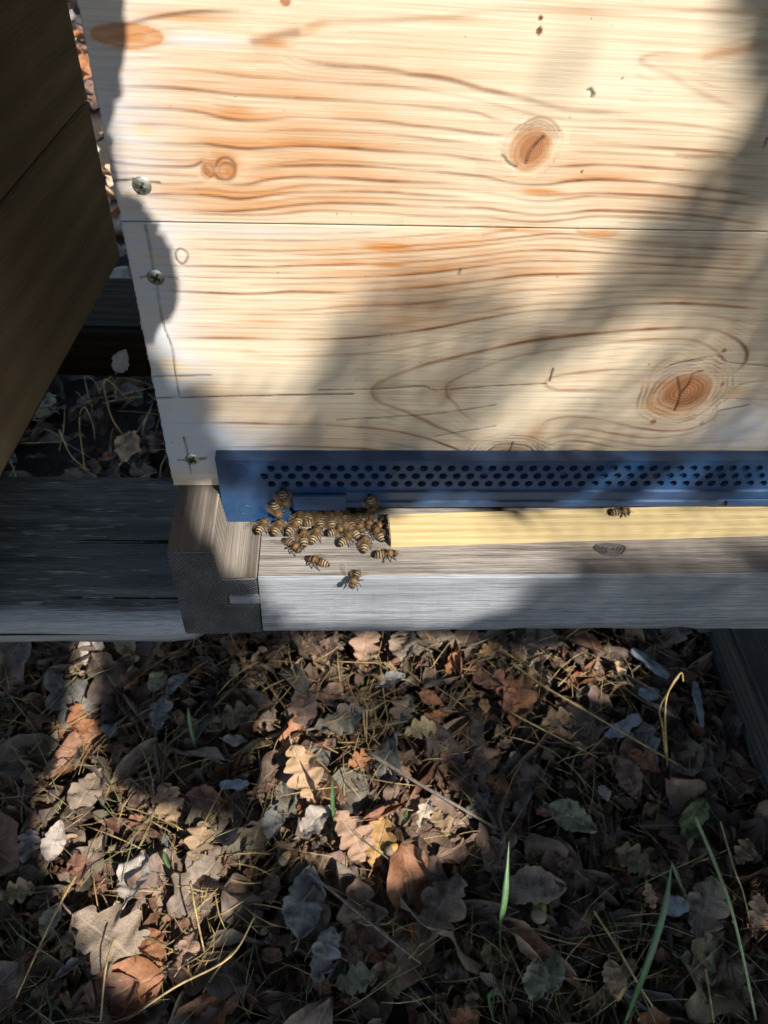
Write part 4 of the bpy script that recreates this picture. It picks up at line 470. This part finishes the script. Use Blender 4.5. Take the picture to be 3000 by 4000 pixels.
# ---------------------------------------------------------------- leaves
def leaf_grid(shape, seed, L=1.0, nt=26, nu=6, curl=None):
    r = random.Random(seed); V = []; F = []; UV = []
    lobes = {'oak': 3.5, 'oakbig': 4.2, 'ovate': 0, 'roll': 0}[shape]; W = {'oak': .32, 'oakbig': .33, 'ovate': .30, 'roll': .22}[shape] * r.uniform(.9, 1.12)
    cu = curl if curl is not None else {'oak': .5, 'oakbig': .35, 'ovate': .45, 'roll': 1.7}[shape] * r.uniform(.5, 1.5); bend = r.uniform(-.5, .7); ph = r.uniform(-.15, .15); asy = [r.uniform(.8, 1.15), r.uniform(.8, 1.15)]; tw = r.uniform(-.5, .5)
    px = pz = 0.0; ang = -bend / 2
    for i in range(nt + 1):
        t = i / nt; env = math.sin(math.pi * min(1, t ** (.85 if not lobes else 1.25) * .985 + .012)) ** (.75 if not lobes else .62)
        if t < .10: env *= max(.06, t / .10) if lobes else 1; 
        row = []
        for k in range(nu + 1):
            u = -1 + 2 * k / nu; side = asy[0 if u < 0 else 1]; w = W * env * side
            if lobes: w *= .50 + .55 * abs(math.sin(math.pi * (lobes * t + ph * (1 if u > 0 else -1) + .1))) ** .6 + .05 * math.sin(25 * t + seed)
            else: w *= 1 + .05 * math.sin(40 * t + 3 * u + seed) + .06 * math.sin(9 * t + seed * 2 + u)
            w *= 1 - .55 * max(0, noise.noise(Vector((t * 7, (3 if u > 0 else -3), seed * 1.7))) - .12) ; y = u * w; a = cu * u * 1.0; R_ = 1.0
            if abs(cu) > .05: yy = math.sin(a) / cu * w; zz = (1 - math.cos(a)) / cu * w
            else: yy, zz = y, 0
            zz += .05 * math.sin(11 * t + 4 * u + seed) * abs(u) + .10 * noise.noise(Vector((t * 4, u * 1.5, seed))) + .05 * noise.noise(Vector((t * 11, u * 4, seed)))
            tz = tw * (t - .5) * yy; row.append(len(V)); V.append((px - pz * 0 + 0, yy, pz + zz + tz)); UV.append((u, t, 0))
        if i:
            for k in range(nu): F.append((prev[k], row[k], row[k + 1], prev[k + 1]))
        prev = row; ang += bend / nt; px += math.cos(ang) / nt; pz -= math.sin(ang) / nt * .8
    xc = px / 2; zmin = min(v[2] for v in V)
    V = [(v[0] - xc, v[1], v[2] - zmin * .5 - .02) for v in V]
    return V, F, UV
def leaf_mesh(shape, seed):
    V, F, UV = leaf_grid(shape, seed, nt=46); o = len(V)
    t, f = tube([(V[3][0] + .01, V[3][1], V[3][2]), (V[3][0] - .08, V[3][1] + .01, V[3][2] + .01), (V[3][0] - .16, V[3][1] + .03, V[3][2] + .02)], [.012, .010, .011], 5); V = list(V) + [tuple(p) for p in t]; F += [tuple(i + o for i in q) for q in f]; UV += [(0, 0, 0)] * len(t)
    me = mesh('leaf_' + shape, V, F, M['leaf'], True); at = me.attributes.new('leaf_uv', 'FLOAT_VECTOR', 'POINT'); at.data.foreach_set('vector', np.array(UV, np.float32).reshape(-1)); return me
LM = {s: [leaf_mesh(s, i * 7 + 3) for i in range(4)] for s in ('oak', 'oakbig', 'ovate', 'roll')}
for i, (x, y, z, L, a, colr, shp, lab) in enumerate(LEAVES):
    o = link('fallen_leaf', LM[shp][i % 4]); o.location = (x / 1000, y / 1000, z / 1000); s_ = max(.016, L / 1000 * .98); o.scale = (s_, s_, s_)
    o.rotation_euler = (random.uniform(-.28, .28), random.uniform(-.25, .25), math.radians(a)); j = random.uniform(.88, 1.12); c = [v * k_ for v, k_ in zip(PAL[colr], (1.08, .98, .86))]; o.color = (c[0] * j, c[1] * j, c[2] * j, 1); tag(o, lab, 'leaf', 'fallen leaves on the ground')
o = link('fallen_leaf', LM['ovate'][1]); o.location = (-.072, .190, -.062); o.scale = (.02, .02, .02); o.rotation_euler = (1.2, -1.1, .3); o.color = (.6, .58, .5, 1); tag(o, 'tiny pale leaf caught on the rear beam between the hives', 'leaf', 'fallen leaves on the ground')
# litter that nobody could count
def build_stuff(name, label, cat, parts, mat, cols=None, uvs=None):
    V, F = parts; me = bpy.data.meshes.new(name); me.from_pydata(V, [], F); me.update(); me.materials.append(mat); me.polygons.foreach_set('use_smooth', [True] * len(me.polygons))
    if cols is not None: at = me.attributes.new('leaf_col', 'FLOAT_COLOR', 'POINT'); at.data.foreach_set('color', np.array(cols, np.float32).reshape(-1))
    if uvs is not None: at = me.attributes.new('leaf_uv', 'FLOAT_VECTOR', 'POINT'); at.data.foreach_set('vector', np.array(uvs, np.float32).reshape(-1))
    return tag(link(name, me), label, cat, kind='stuff')
TM = [leaf_grid(s, 100 + i, nt=(18 if s == 'oak' else 8), nu=4) for i in range(5) for s in ('oak', 'ovate', 'roll')]
TM = [(np.array(v), f, np.array(u)) for v, f, u in TM]
LC = ['brown', 'brown', 'tan', 'greyt', 'red', 'orange', 'taupe', 'greyg', 'brown', 'olive', 'mauve', 'greyt', 'pink', 'blueg', 'taupe']
V = []; F = []; CO = []; UVS = []; nv = 0
def scatter(n, x0, x1, y0, y1, s0, s1, zr, lum=1.0):
    global nv
    for _ in range(n):
        v, f, u = random.choice(TM); s_ = random.uniform(s0, s1); R_ = (Matrix.Translation((random.uniform(x0, x1), random.uniform(y0, y1), random.uniform(*zr))) @ Matrix.Rotation(random.uniform(0, 6.28), 4, 'Z') @ Matrix.Rotation(random.gauss(0, .45), 4, 'X') @ Matrix.Rotation(random.gauss(0, .35), 4, 'Y'))
        A_ = np.array(R_)[:3]; q = (v * s_) @ A_[:, :3].T + A_[:, 3]; V.append(q); F.extend([tuple(i + nv for i in t) for t in f]); nv += len(q)
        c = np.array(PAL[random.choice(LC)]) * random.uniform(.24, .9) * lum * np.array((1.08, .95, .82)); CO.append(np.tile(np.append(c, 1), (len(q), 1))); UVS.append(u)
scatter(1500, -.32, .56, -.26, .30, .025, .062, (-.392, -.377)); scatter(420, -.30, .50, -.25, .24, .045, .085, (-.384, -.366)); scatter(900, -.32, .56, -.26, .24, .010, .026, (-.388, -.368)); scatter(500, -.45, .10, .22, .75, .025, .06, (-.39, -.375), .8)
scatter(900, -1.1, .1, .75, 3.2, .05, .10, (-.39, -.36), 3.2)  # far litter coloured brighter to stand in for sunlight
LC = ['brown', 'tan', 'red', 'orange', 'pink', 'tan', 'sand', 'brown', 'redb', 'taupe']
scatter(3200, -.31, .52, -.25, .26, .007, .022, (-.384, -.364), .95)
build_stuff('leaf_litter', 'thick brown litter of small dead leaves and leaf scraps on the ground', 'leaf litter', (np.concatenate(V), F), M['litter'], np.concatenate(CO), np.concatenate(UVS))
# straw and needles
V = []; F = []
def straws(n, cx, cy, sx, sy, L0, L1, rad, up=.25, cen=None, z0=-.378):
    for _ in range(n):
        x = random.gauss(cx, sx) if cen else random.uniform(cx - sx, cx + sx); y = random.gauss(cy, sy) if cen else random.uniform(cy - sy, cy + sy); a = random.uniform(0, 6.28); L = random.uniform(L0, L1); b = random.gauss(0, .5); e = random.uniform(-.05, up)
        p = Vector((x, y, random.uniform(z0, z0 + .014))); pts = [p]
        for k in range(3): a += b / 3; p = p + Vector((math.cos(a), math.sin(a), e - .15 * k * up)) * (L / 3); pts.append(p)
        tube(pts, [rad * random.uniform(.7, 1.2)] * 3 + [rad * .4], 4, V, F)
straws(2200, .12, .02, .42, .26, .012, .05, .00026, .3, None, -.374); straws(420, .12, .02, .42, .26, .02, .065, .0004); straws(110, -.15, .4, .2, .18, .04, .09, .0006, .5)
def gp(x, y):  # clumps
    return x / 1000, y / 1000
for cx, cy, sx, n in ((-.005, -.075, .02, 90), (-.055, .0, .014, 30), (.11, .04, .03, 120), (.30, .06, .04, 60), (.24, .14, .03, 60), (.02, .13, .05, 50), (.22, -.15, .03, 40)):
    straws(int(n * .45), cx, cy, sx, sx, .02, .055, .00055, .35, True, -.372)
build_stuff('dry_straw', 'scattered dry straw stalks and needles over the leaf litter', 'straw', ([tuple(v) for v in V], F), M['straw'])
V = []; F = []
for cx, cy, n in ((-.14, -.06, 40), (-.12, -.13, 40), (.05, -.19, 25), (.28, -.14, 40), (.33, -.05, 30), (.36, -.15, 30), (-.16, .03, 25), (.20, -.08, 20)):
    for _ in range(n):
        x, y = random.gauss(cx, .035), random.gauss(cy, .035); a = random.uniform(0, 6.28); L = random.uniform(.03, .09); p = Vector((x, y, -.385)); pts = [p]; e = random.uniform(.3, 1.1)
        for k in range(4): p = p + Vector((math.cos(a), math.sin(a), e)) * (L / 4); e -= .35; a += random.gauss(0, .15); pts.append(p)
        tube(pts, [.0006, .0006, .0005, .0004, .0002], 3, V, F)
build_stuff('thin_grass', 'thin dull green grass growing through the litter', 'grass', ([tuple(v) for v in V], F), m_simple('dull_grass', (.10, .115, .05), .6, 100, .4))
# stalks, twigs and blades that stand out
for colr, r, lab, pts in STEM_LIST:
    P_ = cr([(p[0] / 1000, p[1] / 1000, p[2] / 1000) for p in pts], 6); V, F = tube(P_, [r / 1000 * (1.0 - .4 * i / len(P_)) for i in range(len(P_))], 6)
    tag(solid('twig' if colr == 'greyt' else 'green_stalk' if colr == 'stem' else 'straw_stalk', V, F, M[colr], None, True), lab, 'twig' if colr == 'greyt' else 'stem' if colr == 'stem' else 'straw', None if colr == 'stem' else 'stalks and twigs on the litter')
def blade(lab, pts, w, mat='blade', name='grass_shoot'):
    P_ = [Vector(p) for p in cr(pts, 6)]; V = []; F = []; n = len(P_)
    for i, p in enumerate(P_):
        d = (P_[min(i + 1, n - 1)] - P_[max(i - 1, 0)]).normalized(); sd = d.cross(Vector((.1, .2, 1))).normalized(); up = sd.cross(d); t = i / (n - 1); ww = w * min(1, .35 + 3 * t) * min(1, (1 - t) * 3.5 + .03)
        V += [p - sd * ww, p - up * ww * .35, p + sd * ww, p - up * (ww * .35 + .0002)]
        if i: o = 4 * i; F += [(o - 4, o - 3, o + 1, o), (o - 3, o - 2, o + 2, o + 1), (o - 2, o - 1, o + 3, o + 2), (o - 1, o - 4, o, o + 3)]
    tag(solid(name, V, F, M[mat], None, True), lab, 'grass', 'green grass shoots')
for lab, pts, w in BLADES: blade(lab, [tuple(v / 1000 for v in p) for p in pts], w / 1000)
def chip(x, y, z, L, W_, a, lab, tilt=.15, col=None):
    bm = box_bm(-L / 2, L / 2, -W_ / 2, W_ / 2, -.0012, .0012, bev=.0005, cuts=14)
    for v in bm.verts: v.co.y *= (1 + .6 * noise.noise(Vector((v.co.x * 160, x * 50, v.co.y * 90)))) * (1 - .5 * abs(v.co.x * 2 / L) ** 3); v.co.z += .25 * W_ * math.sin(v.co.x / L * 2.5); v.co.x += noise.noise(Vector((v.co.y * 400, 2, x * 40))) * L * .16
    o = bm_obj('wood_chip', bm, M['chip'] if col is None else col); o.location = (x, y, z); o.rotation_euler = (random.uniform(-.2, .2), tilt, a); tag(o, lab, 'wood chip', 'pale bluish chips on the litter')
for x, y, z, L, W_, a, lab in CHIPS: chip(x / 1000, y / 1000, z / 1000, L / 1000, W_ / 1000, math.radians(a), lab)
def acorn(x, y, z, mat, lab, rot):
    t = tag(empty('acorn', (x, y, z), rot), lab, 'acorn', 'acorns in the litter'); t.scale = (.6,) * 3 if 'yellow' in mat else (.95,) * 3; n = [(-.009, .001, 0), (-.008, .0042, 0), (-.004, .0056, 0), (0, .0060, 0), (.004, .0056, 0), (.0075, .0042, 0), (.0095, .0018, 0), (.0108, .0004, 0)]
    V, F = lathe(n, 16); solid('nut', V, F, M[mat], t, True); V, F = lathe([(-.0118, .0006, 0), (-.0105, .0035, 0), (-.0085, .0058, 0), (-.005, .0066, 0), (-.0035, .0064, 0)], 16); solid('cup', V, F, M['cup'], t, True)
for x, y, z, m, lab, rz in ACORNS: acorn(x / 1000, y / 1000, z / 1000, m, lab, (.2, .25, math.radians(rz)))
# ---------------------------------------------------------------- bees
def make_bee(wsp, lift):
    k = .001; me = {}
    key = [(-6.9, .10, -.9), (-6.5, .75, -.75), (-5.8, 1.35, -.5), (-4.8, 1.85, -.25), (-3.6, 2.12, 0), (-2.4, 2.15, .1), (-1.4, 1.8, .1), (-.7, 1.1, .1), (-.35, .72, .1), (.1, 1.15, .2), (.8, 1.75, .35), (1.6, 1.98, .4), (2.5, 1.85, .3), (3.2, 1.2, .1), (3.5, .72, -.05), (3.8, 1.1, -.15), (4.3, 1.55, -.3), (4.9, 1.5, -.45), (5.4, .95, -.7), (5.7, .25, -.85)]
    pr = [tuple(p) for p in cr(key, 2)]; pr = [(x, max(.06, r * (1 + (.035 * math.cos((x + 6.6) * 2 * math.pi / 1.18) if x < -.8 else 0))), z) for x, r, z in pr]
    V, F = lathe([(x * k, r * k, z * k) for x, r, z in pr], 18, 1.0, .92)
    V = [(x, y * (1.22 if x > .0036 else 1), z) for x, y, z in V]
    me['body'] = mesh('bee_body', V, F, M['bee'], True)
    def wing(L, W_, sx, sy, ang, z):
        P_ = []; n = 10
        out = [(0, .10), (.15, .30), (.35, .45), (.6, .55), (.82, .5), (.95, .28), (1.0, 0), (.93, -.25), (.75, -.42), (.5, -.42), (.25, -.28), (.08, -.12)]
        c, s_ = math.cos(ang), math.sin(ang)
        for t, u in out: x = -t * L; y = u * W_; P_.append(((sx + x * c - y * s_) * k, (sy + x * s_ + y * c) * k, (z + t * lift * L + .25 * u) * k))
        m = ((sx - .5 * L * c) * k, (sy - .5 * L * s_) * k, (z + .5 * lift * L + .05) * k); V = P_ + [m]; nn = len(P_); F = [(i, (i + 1) % nn, nn) for i in range(nn)]; return V, F
    for sgn, nm in ((1, 'l'), (-1, 'r')):
        me['forewing' + nm] = mesh('bee_forewing', *wing(8.6, 2.9 * sgn, .9, 1.3 * sgn, -wsp * sgn, 2.35), M['wing'], True)
        me['hindwing' + nm] = mesh('bee_hindwing', *wing(6.0, 2.1 * sgn, .4, 1.3 * sgn, -(wsp + .28) * sgn, 2.1), M['wing'], True)
        for i, (x0, x1, x2, x3, yk, yf) in enumerate(((2.6, 3.6, 4.4, 5.0, 2.6, 3.4), (1.6, 1.8, 1.6, 1.7, 3.2, 4.3), (.6, -.6, -2.2, -3.2, 3.1, 4.0))):
            V, F = tube([(x0 * k, .9 * sgn * k, -1.0 * k), (x1 * k, yk * sgn * k, -.2 * k), (x2 * k, (yk + .5) * sgn * k, -1.9 * k), (x3 * k, yf * sgn * k, -2.85 * k)], [.28 * k, .32 * k, .30 * k, .10 * k], 5); me['leg%d%s' % (i, nm)] = mesh('bee_leg', V, F, M['chitin'], True)
        V, F = tube([(5.2 * k, .45 * sgn * k, -.2 * k), (5.9 * k, .9 * sgn * k, .35 * k), (7.3 * k, 1.7 * sgn * k, -.5 * k)], [.13 * k, .12 * k, .10 * k], 5); me['antenna' + nm] = mesh('bee_antenna', V, F, M['chitin'], True)
        V, F = lathe([(x, r, 0) for x, r in ((-.9 * k, .05 * k), (-.6 * k, .38 * k), (0, .52 * k), (.6 * k, .38 * k), (.9 * k, .05 * k))], 10); me['eye' + nm] = mesh('bee_eye', [(z * .8 + 4.65 * k, y * .6 + 1.45 * sgn * k, x * .95 - .35 * k) for x, y, z in V], F, M['eye'], True)
    V = []; F = []; r = random.Random(5)
    for _ in range(300):
        x = r.uniform(.0, 3.3) if r.random() < .75 else r.uniform(-6, -.6); a = r.uniform(-.2, math.pi + .2); i = min(range(len(pr)), key=lambda q: abs(pr[q][0] - x)); R_ = pr[i][1]; z0 = pr[i][2]; nrm = Vector((0, math.cos(a), math.sin(a))); b = Vector((x, R_ * math.cos(a), z0 + .92 * R_ * math.sin(a))); l = r.uniform(.35, .75) * (1 if x > 0 else .5); tip = b + (nrm + Vector((r.uniform(-.6, .3), r.uniform(-.3, .3), 0))) * l; o = len(V)
        V += [(b + Vector((.06, 0, 0))) * k, (b - Vector((.06, 0, 0))) * k, tip * k]; F.append((o, o + 1, o + 2))
    me['hair'] = mesh('bee_hair', V, F, M['fuzz']); return me
BV = [make_bee(.30, .02), make_bee(.52, .10), make_bee(.20, .0)]
for i, (surf, x, y, z, a, lab) in enumerate(BEE_LIST):
    t = empty('honey_bee'); a = math.radians(a)
    if surf == 'P': fw = Vector((math.cos(a), 0, math.sin(a))); up = Vector((0, -1, 0))
    else: fw = Vector((math.cos(a), math.sin(a), 0)); up = Vector((0, 0, 1))
    lf = up.cross(fw); s_ = random.uniform(.93, 1.05)
    m = Matrix((fw, lf, up)).transposed().to_4x4(); t.matrix_world = Matrix.Translation(Vector((x, y, z)) / 1000) @ m @ Matrix.Diagonal((s_, s_, s_, 1)); tag(t, lab, 'bee', 'honey bees at the hive entrance')
    var = BV[1 if i in (7, 13, 25) else i % 2 * 2]
    for key, me in var.items(): link(''.join(c for c in key.rstrip('lr') if c.isalpha()) if key not in ('hair', 'body') else key, me, t)
# ---------------------------------------------------------------- unseen oak tree, its leaves placed to cast the wanted shade
UA = Vector((0, 0, 1)).cross(SUN).normalized(); VA = SUN.cross(UA)
def sdist(p, polys):  # >0 outside
    best = 1e9; inside = False
    for pl in polys:
        n = len(pl); ins = False; j = n - 1
        for i in range(n):
            (xi, yi), (xj, yj) = pl[i], pl[j]
            if (yi > p[1]) != (yj > p[1]) and p[0] < (xj - xi) * (p[1] - yi) / (yj - yi) + xi: ins = not ins
            dx, dy = xj - xi, yj - yi; t = max(0, min(1, ((p[0] - xi) * dx + (p[1] - yi) * dy) / (dx * dx + dy * dy + 1e-9))); best = min(best, math.hypot(p[0] - xi - t * dx, p[1] - yi - t * dy)); j = i
        inside = inside or ins
    return -best if inside else best
V = []; F = []
OUT = [(0, .04), (.12, .10), (.2, .25), (.3, .16), (.42, .36), (.55, .22), (.68, .40), (.8, .24), (.92, .22), (1.0, .0)]
def cleaf(u, v, t, L, tilt=.35):
    c = UA * (u / 1000) + VA * (v / 1000) + SUN * t; nrm = (SUN + Vector((random.gauss(0, tilt), random.gauss(0, tilt), random.gauss(0, tilt)))).normalized(); ax = nrm.orthogonal().normalized(); ax = (Matrix.Rotation(random.uniform(0, 6.28), 3, nrm) @ ax); sd = nrm.cross(ax); o = len(V); L = L / 1000
    for q, w in OUT: p = c + ax * (q - .5) * L; V.append(p - sd * w * L - nrm * .1 * w * L); V.append(p); V.append(p + sd * w * L - nrm * .1 * w * L)
    for i in range(len(OUT) - 1):
        for k in range(2): F.append((o + 3 * i + k, o + 3 * i + 3 + k, o + 3 * i + 4 + k, o + 3 * i + 1 + k))
def cover(u0, u1, v0, v1, step, fn, jit=.5):
    u = u0; row = 0
    while u < u1:
        v = v0 + (row % 2) * step * .5; row += 1
        while v < v1: fn(u + random.uniform(-jit, jit) * step, v + random.uniform(-jit, jit) * step); v += step
        u += step * (.87 if jit < .4 else 1)
def partial(u, v):
    if not any(min(q[0] for q in pl) <= u <= max(q[0] for q in pl) and min(q[1] for q in pl) <= v <= max(q[1] for q in pl) for pl in WALLZ + [q for _, q in SEMI]): return None
    for c, pl in SEMI:
        if sdist((u, v), [pl]) < 0: return c
    if sdist((u, v), WALLZ) < 0: return .52
    return None
def shade(u, v):
    d = sdist((u, v), LIT)
    if d < 9 or partial(u, v) is not None: return
    ds = min(sdist((u, v), [pl]) for pl in WALLZ + [q for _, q in SEMI])
    cleaf(u, v, random.uniform(1.0, 1.7) if d > 30 else random.uniform(1.0, 1.3), min(95, 2.1 * min(d, ds + 10)))
def veil(u, v):  # even grid of small leaves added to dim the sun
    c = partial(u, v)
    if c is None or sdist((u, v), LIT) < 3: return
    cleaf(u, v, random.uniform(2.0, 2.2), 18.5 * math.sqrt(c / .72), .15)
cover(-420, 760, -760, 330, 17, shade)
cover(-330, 620, -620, 260, 11, veil, .08)
def edge(u, v):
    d = sdist((u, v), LIT)
    if 5 < d < 34 and sdist((u, v), WALLZ + [pl for _, pl in SEMI]) > 4: cleaf(u, v, random.uniform(1.0, 1.3), 2.1 * d, .2)
cover(-330, 600, -620, 260, 8, edge)
for lb in LOBES:  # near leaves added to shape the sharp shadow on the left wall
    us = [p[0] for p in lb]; vs = [p[1] for p in lb]
    def fill(u, v):
        d = -sdist((u, v), [lb])
        if d > 1.5: cleaf(u, v, random.uniform(.36, .42), min(60, 2.15 * d), .15)
    cover(min(us), max(us), min(vs), max(vs), 3.2, fill)
for lb in BLOBS:
    us = [p[0] for p in lb]; vs = [p[1] for p in lb]
    def fill(u, v):
        d = -sdist((u, v), [lb])
        if d > 0: cleaf(u, v, random.uniform(1.9, 2.3), max(10, min(40, 2.2 * d)), .2)
    cover(min(us), max(us), min(vs), max(vs), 8, fill)
# high canopy added to darken the ground, open towards the sun over the hive
for _ in range(3000):
    p = Vector((random.uniform(-3.2, 3.2), random.uniform(-2.6, 3.6), random.uniform(1.9, 3.4))); u, v = p.dot(UA) * 1000, p.dot(VA) * 1000
    if -560 < u < 900 and -900 < v < 520: continue
    if 360 < u < 1080 and 380 < v < 1350: continue
    L_ = random.uniform(150, 260); k = p.dot(SUN); cleaf(u, v, k, L_, .9)
for _ in range(3600):
    p = Vector((random.uniform(-2.6, 2.6), random.uniform(-.5, 3.2), random.uniform(1.5, 2.6))); u, v = p.dot(UA) * 1000, p.dot(VA) * 1000
    if -560 < u < 900 and -900 < v < 520 or 360 < u < 1080 and 380 < v < 1350: continue
    cleaf(u, v, p.dot(SUN), random.uniform(150, 260), .9)
tree = tag(empty('unseen_oak_tree', (2.1, -1.25, -.392)), 'unseen oak tree behind the viewer, its leaves set out to shade the hive', 'tree')
inv = Vector((2.1, -1.25, -.392))
me = mesh('shade_leaves', [v - inv for v in V], F, M['canopy']); link('shade_leaves', me, tree)
V, F = tube([(0, 0, -.1), (.02, .01, .6), (-.02, .03, 1.6), (.05, 0, 2.8), (0, .05, 4.2)], [.17, .14, .12, .09, .04], 12); solid('trunk', V, F, M['bark'], tree, True)
def wp(u, v, t): return (UA * (u / 1000) + VA * (v / 1000) + SUN * t) - inv
for pts in ([(0, .03, 1.1), wp(800, -250, 1.5), wp(520, -160, 1.35), wp(380, -290, 1.3)], [(0, .03, .9), wp(650, -600, 1.4), wp(300, -620, 1.3), wp(-100, -480, 1.25)], [(0, .03, 2.6), wp(500, 420, 1.8), wp(150, 350, 1.0), wp(-40, 230, .45), wp(-30, 140, .40)], [(.02, .02, 3.2), wp(500, 700, 3.4), wp(260, 420, 3.2)], [wp(-100, -480, 1.25), wp(-200, -300, 1.2), wp(-160, -50, 1.1)]):
    P_ = cr(pts, 6); V, F = tube(P_, [.018 * (1 - .85 * i / len(P_)) for i in range(len(P_))], 7); solid('bough', V, F, M['bark'], tree, True)
